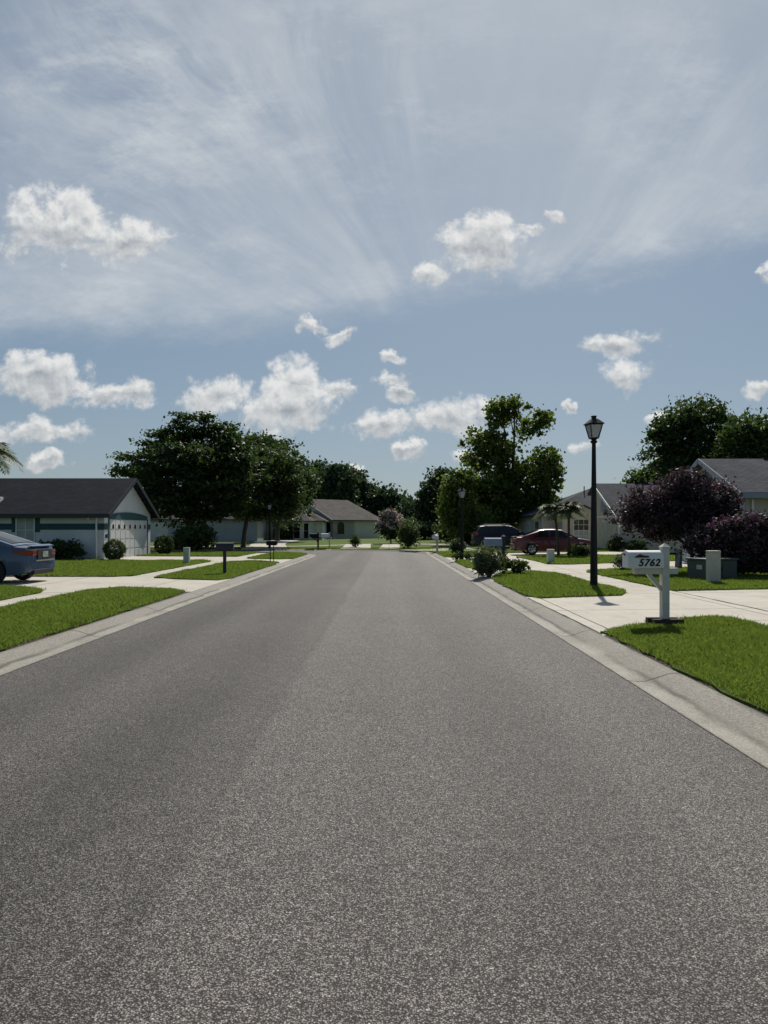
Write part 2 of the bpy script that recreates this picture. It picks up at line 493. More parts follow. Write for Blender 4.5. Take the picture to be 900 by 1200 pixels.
M = {
    'asphalt': asphalt(),
    'concrete': concrete('concrete', (0.53, 0.49, 0.41), (0.44, 0.405, 0.345), 1.55, 'xy', 0.25, (0.3, 0.2)),
    'drive': concrete('drive', (0.55, 0.505, 0.425), (0.47, 0.435, 0.37), 3.1, 'xy', 0.35, (1.4, 1.15)),
    'curb': concrete('curb', (0.43, 0.405, 0.345), (0.30, 0.282, 0.24), 3.05, 'y', 0.95, (0, 0.4)),
    'lawn': lawnmat('lawn', (0.095, 0.145, 0.024), (0.135, 0.182, 0.036), (0.036, 0.050, 0.012)),
    'soil': pmat('soil', (0.035, 0.026, 0.018), (0.06, 0.045, 0.03), 9, 0.95, 0.6, 40, coords='Object'),
    'grass': leafmat('grass', (0.075, 0.122, 0.018), (0.185, 0.245, 0.045), 0.50, (0.24, 0.35, 0.045), 0.5, (0.24, 0.22, 0.09)),
    'white': pmat('white', (0.76, 0.75, 0.72), (0.68, 0.67, 0.63), 3, 0.5, 0.1, 90),
    'vinyl': pmat('vinyl', (0.60, 0.58, 0.51), (0.50, 0.48, 0.42), 5, 0.45, 0.05, 60, big=(1.7, 0.4, (0.42, 0.41, 0.35))),
    'black': pmat('black', (0.004, 0.004, 0.0045), (0.007, 0.007, 0.008), 20, 0.55, 0.08, 120, spec=0.25),
    'dark_navy': pmat('dark_navy', (0.010, 0.012, 0.022), (0.016, 0.018, 0.03), 12, 0.5, 0.1, 90),
    'ink': pmat('ink', (0.008, 0.008, 0.008), None, 10, 0.6),
    'wood_dark': pmat('wood_dark', (0.035, 0.026, 0.02), (0.06, 0.045, 0.035), 14, 0.9, 0.4, 50),
    'stucco_white': pmat('stucco_white', (0.62, 0.64, 0.64), (0.54, 0.56, 0.56), 1.2, 0.9, 0.35, 45, big=(0.5, 0.3, (0.45, 0.46, 0.45))),
    'stucco_cream': pmat('stucco_cream', (0.52, 0.475, 0.39), (0.46, 0.42, 0.345), 1.2, 0.9, 0.35, 45),
    'stucco_tan': pmat('stucco_tan', (0.76, 0.73, 0.65), (0.70, 0.67, 0.59), 1.2, 0.9, 0.35, 45),
    'stucco_grey': pmat('stucco_grey', (0.36, 0.38, 0.40), (0.32, 0.34, 0.36), 1.2, 0.9, 0.35, 45),
    'teal': pmat('teal', (0.016, 0.060, 0.072), (0.022, 0.072, 0.085), 3, 0.75, 0.2, 45),
    'trim_blue': pmat('trim_blue', (0.28, 0.32, 0.38), (0.24, 0.28, 0.34), 4, 0.7),
    'shingle_dark': shingle('shingle_dark', (0.010, 0.0125, 0.019), (0.018, 0.022, 0.031)),
    'shingle_grey': shingle('shingle_grey', (0.060, 0.063, 0.073), (0.090, 0.092, 0.103)),
    'shingle_tan': shingle('shingle_tan', (0.095, 0.087, 0.078), (0.13, 0.118, 0.105)),
    'door_white': pmat('door_white', (0.60, 0.61, 0.60), (0.54, 0.55, 0.54), 2, 0.6, 0.1, 30),
    'glass': glassmat('glass', (0.006, 0.007, 0.009), 0.08),
    'blind': pmat('blind', (0.36, 0.40, 0.38), (0.30, 0.33, 0.32), 3, 0.6),
    'lantern_glass': leafmat('lantern_glass', (0.66, 0.68, 0.70), (0.60, 0.62, 0.64), 0.6, (0.8, 0.82, 0.84)),
    'bark': pmat('bark', (0.060, 0.048, 0.038), (0.10, 0.083, 0.068), 6, 0.95, 0.8, 18, coords='Object', bdist=0.05),
    'palm_bark': pmat('palm_bark', (0.055, 0.042, 0.03), (0.10, 0.08, 0.06), 12, 0.95, 0.9, 30, coords='Object', bdist=0.04),
    'util_green': pmat('util_green', (0.035, 0.058, 0.048), (0.045, 0.070, 0.058), 3, 0.6, 0.05, 50),
    'util_pale': pmat('util_pale', (0.42, 0.47, 0.41), (0.35, 0.40, 0.35), 4, 0.6, 0.1, 60),
    'util_beige': pmat('util_beige', (0.48, 0.46, 0.38), (0.41, 0.39, 0.33), 4, 0.65, 0.1, 60),
    'cloth': pmat('cloth', (0.50, 0.45, 0.42), (0.30, 0.24, 0.23), 9, 0.9, 0.3, 40),
    'paint_blue': pmat('paint_blue', (0.018, 0.050, 0.115), (0.020, 0.054, 0.122), 3, 0.35, coat=0.7, coords='Object'),
    'paint_red': pmat('paint_red', (0.075, 0.004, 0.008), (0.08, 0.005, 0.009), 3, 0.4, coat=0.6, coords='Object'),
    'paint_navy': pmat('paint_navy', (0.003, 0.0035, 0.010), (0.0035, 0.004, 0.012), 3, 0.5, coat=0.15, spec=0.3, coords='Object'),
    'rubber': pmat('rubber', (0.012, 0.012, 0.012), (0.02, 0.02, 0.02), 20, 0.85, 0.2, 60, coords='Object'),
    'alloy': pmat('alloy', (0.42, 0.43, 0.45), (0.35, 0.36, 0.38), 9, 0.3, metal=0.9, coords='Object'),
    'chrome': pmat('chrome', (0.72, 0.73, 0.75), None, 9, 0.15, metal=1.0, coords='Object'),
    'plastic': pmat('plastic', (0.015, 0.015, 0.016), None, 9, 0.6, coords='Object'),
    'tail_red': pmat('tail_red', (0.20, 0.006, 0.010), (0.12, 0.004, 0.006), 20, 0.15, coat=1.0, coords='Object'),
    'lens_clear': pmat('lens_clear', (0.55, 0.56, 0.58), (0.42, 0.43, 0.45), 20, 0.1, coat=1.0, coords='Object'),
    'plate': pmat('plate', (0.42, 0.46, 0.44), (0.10, 0.16, 0.14), 14, 0.5, coords='Object'),
    'flag_red': pmat('flag_red', (0.05, 0.012, 0.014), None, 9, 0.6),
    'brass': pmat('brass', (0.25, 0.18, 0.07), None, 9, 0.4, metal=0.8),
    'pebble': pmat('pebble', (0.55, 0.53, 0.48), (0.4, 0.38, 0.34), 20, 0.9, 0.3, 60, coords='Object'),
    # foliage
    'leaf_dark': leafmat('leaf_dark', (0.015, 0.034, 0.012), (0.044, 0.073, 0.023), 0.34, (0.10, 0.17, 0.03), c3=(0.085, 0.115, 0.04)),
    'leaf_far': leafmat('leaf_far', (0.024, 0.044, 0.024), (0.052, 0.080, 0.040), 0.3, (0.08, 0.13, 0.04)),
    'leaf_mid': leafmat('leaf_mid', (0.034, 0.066, 0.014), (0.095, 0.135, 0.032), 0.46, (0.21, 0.29, 0.04), c3=(0.15, 0.17, 0.05)),
    'leaf_lime': leafmat('leaf_lime', (0.036, 0.070, 0.016), (0.095, 0.135, 0.034), 0.45, (0.20, 0.27, 0.04)),
    'leaf_bush': leafmat('leaf_bush', (0.024, 0.048, 0.016), (0.062, 0.096, 0.030), 0.36, (0.12, 0.19, 0.03)),
    'leaf_grey': leafmat('leaf_grey', (0.075, 0.105, 0.048), (0.160, 0.190, 0.100), 0.35, (0.16, 0.19, 0.07)),
    'leaf_plum': leafmat('leaf_plum', (0.024, 0.022, 0.021), (0.056, 0.045, 0.045), 0.30, (0.095, 0.055, 0.068)),
    'flower_dusk': leafmat('flower_dusk', (0.085, 0.058, 0.070), (0.16, 0.10, 0.125), 0.3, (0.25, 0.10, 0.20)),
    'flower_violet': leafmat('flower_violet', (0.125, 0.080, 0.11), (0.26, 0.145, 0.21), 0.32, (0.28, 0.11, 0.24)),
    'flower_pink': leafmat('flower_pink', (0.48, 0.37, 0.38), (0.66, 0.52, 0.53), 0.35, (0.5, 0.3, 0.34)),
    'palm_leaf': leafmat('palm_leaf', (0.050, 0.075, 0.030), (0.11, 0.14, 0.06), 0.3, (0.14, 0.18, 0.05)),
}

# ------------------------------------------------------------------ placing and mesh helpers


def gz(X, Y):
    """height of the land beside the road"""
    a = min(max(X - 2.98, 0.0), 10.0) * 0.012
    b = min(max((Y - 55.0) / 35.0, 0.0), 1.0) * 0.33
    return 0.07 + a + b


def at(px, py, Y):
    """photo pixel -> point of the world at distance Y"""
    return Vector(((px - 454) * Y / FX, Y, H - (py - 620) * Y / FX))


class MB:
    def __init__(s):
        s.v = []; s.f = []

    def add(s, vs, fs):
        o = len(s.v)
        s.v += [tuple(q) for q in vs]
        s.f += [tuple(i + o for i in f) for f in fs]
        return s

    def box(s, x0, x1, y0, y1, z0, z1):
        vs = [(x, y, z) for z in (z0, z1) for y in (y0, y1) for x in (x0, x1)]
        return s.add(vs, [(0, 2, 3, 1), (4, 5, 7, 6), (0, 1, 5, 4), (2, 6, 7, 3), (0, 4, 6, 2), (1, 3, 7, 5)])

    def obox(s, c, ax, ay, az):
        """box from a centre and three half-axis vectors"""
        c, ax, ay, az = map(Vector, (c, ax, ay, az))
        vs = [c + ax * i + ay * j + az * k for k in (-1, 1) for j in (-1, 1) for i in (-1, 1)]
        return s.add(vs, [(0, 2, 3, 1), (4, 5, 7, 6), (0, 1, 5, 4), (2, 6, 7, 3), (0, 4, 6, 2), (1, 3, 7, 5)])

    def prism(s, pts, d):
        """polygon (3-D points, in order) thickened by the vector d"""
        pts = [Vector(p) for p in pts]
        d = Vector(d)
        n = len(pts)
        return s.add(pts + [p + d for p in pts], [tuple(range(n))[::-1], tuple(range(n, 2 * n))] + [(i, (i + 1) % n, n + (i + 1) % n, n + i) for i in range(n)])

    def tube(s, path, radii, n=8, cap=True):
        path = [Vector(p) for p in path]
        if not isinstance(radii, (list, tuple)):
            radii = [radii] * len(path)
        vs = []
        ref = Vector((0.31, 0.17, 0.93))
        for i, p in enumerate(path):
            t = (path[min(i + 1, len(path) - 1)] - path[max(i - 1, 0)])
            t = t.normalized() if t.length > 1e-9 else Vector((0, 0, 1))
            r0 = ref if abs(t.dot(ref)) < 0.95 else Vector((1, 0, 0))
            a = t.cross(r0).normalized()
            b = t.cross(a)
            for j in range(n):
                an = 2 * math.pi * j / n
                vs.append(p + (a * math.cos(an) + b * math.sin(an)) * radii[i])
        fs = []
        for i in range(len(path) - 1):
            for j in range(n):
                k = (j + 1) % n
                fs.append((i * n + j, i * n + k, (i + 1) * n + k, (i + 1) * n + j))
        if cap:
            fs.append(tuple(range(n))[::-1])
            fs.append(tuple((len(path) - 1) * n + j for j in range(n)))
        return s.add(vs, fs)

    def lathe(s, prof, n=12, c=(0, 0, 0), rot=0.0):
        """prof: (radius, z) pairs about a vertical axis at c"""
        vs = []
        for r, z in prof:
            for j in range(n):
                a = 2 * math.pi * j / n + rot
                vs.append((c[0] + r * math.cos(a), c[1] + r * math.sin(a), c[2] + z))
        fs = [(i * n + j, i * n + (j + 1) % n, (i + 1) * n + (j + 1) % n, (i + 1) * n + j) for i in range(len(prof) - 1) for j in range(n)]
        fs += [tuple(range(n))[::-1], tuple((len(prof) - 1) * n + j for j in range(n))]
        return s.add(vs, fs)

    def build(s, name, mat, parent=None, smooth=False, bevel=0.0, auto=None):
        me = bpy.data.meshes.new(name)
        me.from_pydata(s.v, [], s.f)
        bm = bmesh.new()
        bm.from_mesh(me)
        bmesh.ops.recalc_face_normals(bm, faces=bm.faces)
        if bevel:
            ed = [e for e in bm.edges if len(e.link_faces) == 2 and e.calc_face_angle(0) > 0.5]
            try:
                bmesh.ops.bevel(bm, geom=ed, offset=bevel, segments=2, affect='EDGES', profile=0.6)
            except Exception:
                pass
        uv = bm.loops.layers.uv.new('UVMap')
        for f in bm.faces:
            n = f.normal
            t = Vector((0, 0, 1)).cross(n)
            t = t.normalized() if t.length > 1e-3 else Vector((1, 0, 0))
            b = n.cross(t)
            for l in f.loops:
                l[uv].uv = (l.vert.co.dot(t), l.vert.co.dot(b))
            if smooth:
                f.smooth = True
        if auto is not None:
            for e in bm.edges:
                if len(e.link_faces) == 2 and e.calc_face_angle(0) > auto:
                    e.smooth = False
        bm.to_mesh(me)
        bm.free()
        return link(name, me, mat, parent)


def link(name, me, mat, parent=None):
    if mat is not None and not me.materials:
        me.materials.append(M[mat] if isinstance(mat, str) else mat)
    o = bpy.data.objects.new(name, me)
    col.objects.link(o)
    if parent is not None:
        o.parent = parent
    return o


def tag(o, label=None, cat=None, group=None, kind=None):
    if label: o['label'] = label
    if cat: o['category'] = cat
    if group: o['group'] = group
    if kind: o['kind'] = kind
    return o


def thing(name, label, cat, loc=(0, 0, 0), rz=0.0, group=None):
    o = bpy.data.objects.new(name, None)
    col.objects.link(o)
    o.location = loc
    o.rotation_euler = (0, 0, rz)
    return tag(o, label, cat, group)


def copy_tree(o, parent=None):
    c = o.copy()
    col.objects.link(c)
    if parent is not None:
        c.parent = parent
    for ch in list(o.children):
        copy_tree(ch, c)
    return c


def quads(name, V, mat, parent=None, nv=4):
    """V: (n, nv, 3) array of separate polygons -> one mesh object"""
    n = len(V)
    me = bpy.data.meshes.new(name)
    me.vertices.add(n * nv)
    me.vertices.foreach_set('co', np.ascontiguousarray(V, dtype=np.float32).ravel())
    me.loops.add(n * nv)
    me.loops.foreach_set('vertex_index', np.arange(n * nv, dtype=np.int32))
    me.polygons.add(n)
    me.polygons.foreach_set('loop_start', np.arange(0, n * nv, nv, dtype=np.int32))
    me.update(calc_edges=True)
    return link(name, me, mat, parent)


def leaf_quads(C, size, aspect=1.7, flat=0.0, jitter=0.4):
    """diamond shaped leaves at the points C, randomly turned (flat: 1 = lying level)"""
    n = len(C)
    a = rng.normal(size=(n, 3)); a[:, 2] *= (1 - flat)
    a /= np.linalg.norm(a, axis=1, keepdims=True) + 1e-9
    b = rng.normal(size=(n, 3)); b[:, 2] *= (1 - flat)
    b -= (a * b).sum(1, keepdims=True) * a
    b /= np.linalg.norm(b, axis=1, keepdims=True) + 1e-9
    s = size * (1 + jitter * (rng.random((n, 1)) * 2 - 1))
    L, W = a * s * 0.5 * aspect ** 0.5, b * s * 0.5 / aspect ** 0.5
    n_ = np.cross(a, b) * s * 0.12
    return np.stack([C - L, C - W + n_, C + L, C + W + n_], axis=1)


def crown_points(blobs, n, cl=0.5, per=14, shell=0.45, flatc=0.8, jit=0.17):
    """leaf positions: clumps spread through ellipsoid blobs (x,y,z,rx,ry,rz)"""
    B = np.array(blobs, float)
    vol = (B[:, 3] * B[:, 4] * B[:, 5]) ** (2 / 3)
    k = max(1, n // per)
    which = rng.choice(len(B), size=k, p=vol / vol.sum())
    d = rng.normal(size=(k, 3)); d /= np.linalg.norm(d, axis=1, keepdims=True)
    r = shell + (1 - shell) * rng.random((k, 1)) ** 0.7
    r = r * (1 + jit * rng.normal(size=(k, 1)))
    c = B[which, :3] + d * r * B[which, 3:]
    cs = cl * (0.5 + rng.random((k, 1, 1)))
    P = c[:, None, :] + rng.normal(size=(k, per, 3)) * cs * np.array([1, 1, flatc]) * 0.6
    return P.reshape(-1, 3)


def tree(name, label, base, blobs, n, size, mat, trunk_r=0.22, cl=0.5, shell=0.4, flatc=0.8, flat=0.0, group=None, lean=0.0, per=14, cat='tree', fork=0.35, nb=7, extra=None, aspect=1.7):
    base = Vector(base)
    t = thing(name, label, cat, base, 0, group)
    P = crown_points(blobs, n, cl, per, shell, flatc) - np.array(base)
    P = P[P[:, 2] > 0.15]
    V = leaf_quads(P, size, aspect, flat)
    # trunk with limbs reaching the clumps
    m = MB()
    top = max(blobs, key=lambda b: b[2])
    cx = sum(b[0] for b in blobs) / len(blobs) - base.x
    cy = sum(b[1] for b in blobs) / len(blobs) - base.y
    zt = (top[2] - base.z)
    fk = Vector((cx * fork * 0.6 + lean, cy * fork * 0.6, zt * fork))
    m.tube([(0, 0, -0.15), (0, 0, 0.12), (fk.x * 0.3, fk.y * 0.3, fk.z * 0.5), fk], [trunk_r * 1.5, trunk_r * 1.1, trunk_r * 0.9, trunk_r * 0.8], 9)
    bl = sorted(blobs, key=lambda b: -b[3] * b[5])[:nb]
    for b in bl + [top]:
        q = Vector(b[:3]) - base
        mid = fk.lerp(q, 0.5) + Vector((rng.normal() * 0.25, rng.normal() * 0.25, 0.25))
        m.tube([fk - Vector((0, 0, trunk_r)), mid, q], [trunk_r * 0.6, trunk_r * 0.36, trunk_r * 0.12], 6)
        for _ in range(3):
            e = q + Vector(rng.normal(size=3)) * 0.55 * min(b[3], b[5])
            m.tube([mid.lerp(q, 0.3), e], [trunk_r * 0.22, trunk_r * 0.05], 5)
    m.build('trunk', 'bark', t, smooth=True)
    quads('crown', V, mat, t)
    if extra:                                     # flower heads: (material, number, size)
        em, en, es, lo = extra
        Q = crown_points(blobs, en, cl * 0.38, 10, 0.86, 0.9) - np.array(base)
        Q = Q[Q[:, 2] > lo]
        quads('blossom', leaf_quads(Q, es, 1.2), em, t)
    return t


def pxblobs(lst, Y, depth=0.9, dy=0.0):
    out = []
    for (px, py, rx, ry) in lst:
        p = at(px, py, Y)
        k = Y / FX
        out.append((p.x, Y + dy + rng.normal() * 0.15 * rx * k, p.z, rx * k, rx * k * depth, ry * k))
    return out


def bush(name, label, X, Y, w, h, n, size, mat, group=None, z=None, aspect=1.7, shell=0.35, stems=5, d=None, extra=None, cl=0.12, cat='shrub', lobes=5, jit=0.12):
    z = gz(X, Y) if z is None else z
    t = thing(name, label, cat, (X, Y, z), 0, group)
    d = d or w
    bl = [(0, 0, h * 0.5, w * 0.46, d * 0.46, h * 0.48)]
    for i in range(lobes):
        a = rng.random() * 6.28
        bl.append((math.cos(a) * w * 0.25, math.sin(a) * d * 0.25, h * (0.4 + 0.35 * rng.random()), w * 0.27, d * 0.27, h * 0.28))
    P = crown_points(bl, n, cl, 10, shell, 0.9, jit)
    P = P[P[:, 2] > 0.02]
    m = MB()
    for i in range(stems):
        a = rng.random() * 6.28
        m.tube([(0.03 * math.cos(a), 0.03 * math.sin(a), -0.05), (math.cos(a) * w * 0.13, math.sin(a) * d * 0.13, h * 0.45), (math.cos(a) * w * 0.3, math.sin(a) * d * 0.3, h * 0.8)], [0.022, 0.014, 0.004], 5)
    m.build('stem', 'bark', t, smooth=True)
    quads('foliage', leaf_quads(P, size, aspect), mat, t)
    if extra:
        em, en, es, lo = extra
        Q = crown_points(bl, en, cl * 0.7, 9, 0.85, 0.9)
        Q = Q[Q[:, 2] > lo]
        quads('blossom', leaf_quads(Q, es, 1.2), em, t)
    return t


# ------------------------------------------------------------------ ground, road, kerbs, lawns
def sheet(name, poly, mat, off=0.0, skirt=0.12, zfun=gz, wob=0.0, kind='structure'):
    """flat piece of land from an outline; follows the lie of the land; its edge goes down by skirt"""
    pts = [Vector((*p, 0)) for p in poly]
    if wob:
        q = []
        for i, p in enumerate(pts):
            nx = pts[(i + 1) % len(pts)]
            L = (nx - p).length
            k = max(1, min(60, int(L / 0.35)))
            for j in range(k):
                c = p.lerp(nx, j / k)
                if p.y < 60:
                    c = c + Vector((rng.normal() * wob, rng.normal() * wob, 0))
                q.append(c)
        pts = q
    bm = bmesh.new()
    vs = [bm.verts.new(p) for p in pts]
    f = bm.faces.new(vs)
    f.normal_update()
    if f.normal.z < 0:
        f.normal_flip()
    bmesh.ops.triangulate(bm, faces=bm.faces[:])
    for co, no in (((2.98, 0, 0), (1, 0, 0)), ((12.98, 0, 0), (1, 0, 0)), ((0, 55, 0), (0, 1, 0)), ((0, 90, 0), (0, 1, 0))):
        bmesh.ops.bisect_plane(bm, geom=bm.verts[:] + bm.edges[:] + bm.faces[:], plane_co=co, plane_no=no)
    if skirt:
        ed = [e for e in bm.edges if len(e.link_faces) == 1]
        r = bmesh.ops.extrude_edge_only(bm, edges=ed)
        low = {g for g in r['geom'] if isinstance(g, bmesh.types.BMVert)}
    else:
        low = set()
    for v in bm.verts:
        v.co.z = zfun(v.co.x, v.co.y) + off - (skirt if v in low else 0)
    bmesh.ops.recalc_face_normals(bm, faces=bm.faces[:])
    me = bpy.data.meshes.new(name)
    bm.to_mesh(me)
    bm.free()
    o = link(name, me, mat)
    if kind: o['kind'] = kind
    return o


def sweep(name, path, prof, mat):
    """profile (offset to the left of travel, z) swept along a path of (x, y)"""
    n = len(path)
    vs, fs = [], []
    for i, p in enumerate(path):
        a = Vector(path[max(i - 1, 0)]); b = Vector(path[min(i + 1, n - 1)])
        t = (b - a).normalized()
        nn = Vector((-t.y, t.x))
        for (o, z) in prof:
            vs.append((p[0] + nn.x * o, p[1] + nn.y * o, z))
    k = len(prof)
    for i in range(n - 1):
        for j in range(k - 1):
            fs.append((i * k + j, i * k + j + 1, (i + 1) * k + j + 1, (i + 1) * k + j))
    o = MB().add(vs, fs).build(name, mat, None, smooth=True, auto=0.5)
    o['kind'] = 'structure'
    return o


def offs(path, d):
    out = []
    for i, p in enumerate(path):
        a = Vector(path[max(i - 1, 0)]); b = Vector(path[min(i + 1, len(path) - 1)])
        t = (b - a).normalized()
        out.append((p[0] - t.y * d, p[1] + t.x * d))
    return out


def smooth_path(pts, it=2):
    for _ in range(it):
        q = [pts[0]]
        for a, b in zip(pts, pts[1:]):
            q += [(a[0] * .75 + b[0] * .25, a[1] * .75 + b[1] * .25), (a[0] * .25 + b[0] * .75, a[1] * .25 + b[1] * .75)]
        q.append(pts[-1])
        pts = q
    return pts


ground = MB().add([(-2500, -400, -0.06), (2500, -400, -0.06), (2500, 3000, -0.06), (-2500, 3000, -0.06)], [(0, 1, 2, 3)]).build('ground', 'lawn')
ground['kind'] = 'structure'

right_edge = [(2.45, -4), (2.45, 36)] + smooth_path([(2.45, 38), (2.45, 43), (1.9, 47), (-0.6, 50.3), (-4.5, 51.2), (-9, 51.4)], 2) + [(-45, 51.4)]
left_edge = [(-4.08, -4), (-4.08, 36)] + smooth_path([(-4.08, 37.5), (-4.08, 41), (-4.6, 44.2), (-6.6, 45.4), (-9.5, 45.6)], 2) + [(-45, 45.6)]
road_poly = right_edge + left_edge[::-1]
road = sheet('road', road_poly, 'asphalt', 0.0, 0.0, zfun=lambda x, y: 0.0)

kp = [(0.0, -0.03), (0.0, 0.006), (0.10, -0.006), (0.18, -0.004), (0.30, 0.035), (0.40, 0.068), (0.46, 0.078), (0.53, 0.080), (0.53, -0.05)]
sweep('curb', [p for p in right_edge], [(-o, z) for o, z in kp], 'curb')
sweep('curb', [p for p in left_edge], kp, 'curb')

RO = offs(right_edge, -0.53)
LO = offs(left_edge, 0.53)
LX, RX = -4.61, 2.98

# sidewalks, then driveways, each a few mm above the other
sheet('sidewalk', [(-8.0, -4), (-7.05, -4), (-7.05, 43.6), (-8.0, 43.6)], 'concrete', 0.002)
sheet('sidewalk', [(5.45, -4), (6.6, -4), (6.6, 44), (5.45, 44)], 'concrete', 0.002)
drv = [
    ('left near', [(LX, 16.7), (LX, 21.0), (-7.05, 21.2), (-8.0, 22.0), (-24, 22.2), (-24, 18.4), (-10.3, 18.3), (-8, 16.4), (-7.05, 16.6)]),
    ('left far', [(LX, 29.0), (LX, 34.6), (-7.05, 35.2), (-8, 37.6), (-13.76, 38.4), (-13.76, 32.8), (-8, 32.4), (-7.05, 31.8)]),
    ('right near', [(RX, 9.8), (RX, 15.3), (5.45, 16), (6.6, 16.8), (22, 17.3), (22, 11.2), (5.45, 11.2)]),
    ('right mid', [(RX, 20.0), (RX, 26.6), (5.45, 28.0), (6.6, 29.0), (12.64, 30.4), (12.64, 24.6), (6.6, 23.2), (4, 22.4)]),
    ('right far', [(RX, 32), (RX, 36.8), (5.45, 37.2), (6.6, 41.8), (14.4, 42.6), (14.4, 36.6), (6.6, 35.8), (5.4, 33)]),
]
for nm, poly in drv:
    sheet('driveway', poly, 'drive', 0.006)

sheet('soil', [(RX - 0.01, -4), (RX + 0.3, -4), (RX + 0.3, 43), (RX - 0.01, 43)], 'soil', 0.0035, 0.06)
sheet('soil', [(LX + 0.01, -4), (LX - 0.3, -4), (LX - 0.3, 40.5), (LX + 0.01, 40.5)], 'soil', 0.0035, 0.06)
sheet('joint', [(6.585, 11.3), (6.61, 11.3), (6.63, 13.2), (6.615, 16.4), (6.585, 16.4), (6.60, 13.4)], 'soil', 0.0125, 0.0, wob=0.007)
sheet('joint', [(2.985, 9.9), (3.01, 9.9), (3.02, 12.0), (3.005, 15.1), (2.985, 15.1)], 'soil', 0.0125, 0.0, wob=0.006)
LAWNS = []      # (outline, blades wanted)


def lawn(poly, blades=True):
    sheet('lawn', poly, 'lawn', 0.030, 0.16, wob=0.04 if blades else 0.0)
    if blades:
        LAWNS.append(poly)


# left of the road
lawn([(LX - 0.075, -4), (LX - 0.075, 15.6), (-4.75, 16.6), (-5.3, 17.15), (-6.6, 17.5), (-7.1, 17.0), (-7.1, -4)])
lawn([(-8.0, -4), (-8.0, 16.2), (-8.2, 16.9), (-10.3, 18.6), (-24, 18.8), (-24, -4)])
lawn([(LX - 0.075, 21.0), (-4.9, 20.4), (-6.3, 20.8), (-7.05, 21.6), (-7.05, 31.6), (-6.4, 32.2), (-5.2, 31.6), (-4.72, 30.6), (LX - 0.075, 29.4)])
lawn([(-8.0, 22.4), (-8.4, 21.8), (-24, 22.0), (-24, 34.3), (-13.8, 34.3), (-13.7, 33.0), (-8.6, 32.8), (-8.0, 32.2)])
lawn([(LX - 0.075, 35.2), (-5.2, 34.4), (-6.5, 34.8), (-7.05, 35.6), (-7.05, 44.6), (-6.2, 44.4), (-5.2, 43.2), (LX - 0.075, 41.2)])
lawn([(-8.0, 38.2), (-13.7, 38.6), (-13.7, 41.4), (-30, 41.4), (-30, 44.9), (-9.2, 44.9), (-8.0, 44.6)])
# right of the road
lawn([(RX + 0.075, -4), (RX + 0.075, 9.5), (3.12, 10.05), (4.2, 10.9), (5.3, 11.5), (5.45, 11.2), (5.45, -4)])
lawn([(6.6, -4), (6.6, 11.0), (22, 11.4), (22, -4)], False)
lawn([(RX + 0.075, 15.6), (3.2, 15.0), (5.1, 15.4), (5.45, 16.3), (5.45, 22.6), (5.1, 23.7), (4.1, 24.0), (3.5, 22.6), (3.05, 20.6)])
lawn([(6.62, 16.3), (12.6, 16.9), (22, 17.0), (22, 24.9), (12.6, 24.9), (9.0, 25.2), (6.95, 24.2), (6.6, 23.4)])
lawn([(6.6, 28.6), (7.2, 28.3), (12.6, 30.2), (12.6, 31.5), (14.3, 31.6), (14.3, 36.9), (9.0, 36.9), (6.6, 36.0)])
lawn([(RX + 0.075, 26.6), (3.5, 25.6), (5.1, 27.0), (5.45, 28.2), (5.45, 31.8), (4.6, 32.9), (3.3, 32.6), (RX + 0.075, 32.0)])
lawn([(RX + 0.075, 37.0), (3.4, 36.3), (5.0, 36.8), (5.45, 37.6), (5.45, 43.6), (3.4, 43.8), (2.95, 42.5)])
lawn([(6.6, 42.2), (14.4, 42.8), (14.4, 49.5), (6.6, 49.0)])
# beyond the bend
far_start = [p for p in RO if p[1] > 43.5 and p[0] > -44]
lawn(far_start[::-1] + [(5.6, 44.2), (6.5, 49.2), (14.4, 49.6), (30, 49.6), (30, 54.9), (-44, 54.9)])
lawn([(-44, 55.05), (30, 55.05), (30, 88), (-44, 88)], False)
lawn([(-120, 88.05), (120, 88.05), (120, 400), (-120, 400)], False)


def ribbon(name, pts, w, mat, off):
    a = offs(pts, w / 2); b = offs(pts, -w / 2)
    sheet(name, a + b[::-1], mat, off, 0.1)


ribbon('sidewalk', smooth_path([(-40, 57.0), (-9.5, 57.0), (-5.5, 59.5), (-1.5, 64), (1.5, 66), (6, 60), (6.2, 52), (6.0, 44)], 2), 1.1, 'concrete', 0.050)
ribbon('driveway', smooth_path([(-9.2, 51.8), (-9.4, 56), (-11.2, 66), (-11.0, 79)], 2), 3.0, 'drive', 0.062)
ribbon('driveway', [(-2.3, 51.4), (-2.4, 55), (-2.6, 63)], 2.2, 'drive', 0.062)
ribbon('driveway', [(0.1, 50.6), (0.2, 55), (0.4, 65)], 1.5, 'drive', 0.062)
ribbon('driveway', smooth_path([(2.6, 46.4), (5, 49.5), (9, 51.8), (16, 52.2)], 2), 4.6, 'drive', 0.066)


def inside(poly, P):
    P = np.asarray(P)
    c = np.zeros(len(P), bool)
    n = len(poly)
    for i in range(n):
        (x0, y0), (x1, y1) = poly[i], poly[(i + 1) % n]
        if y0 == y1:
            continue
        cond = ((y0 > P[:, 1]) != (y1 > P[:, 1])) & (P[:, 0] < (x1 - x0) * (P[:, 1] - y0) / (y1 - y0) + x0)
        c ^= cond
    return c


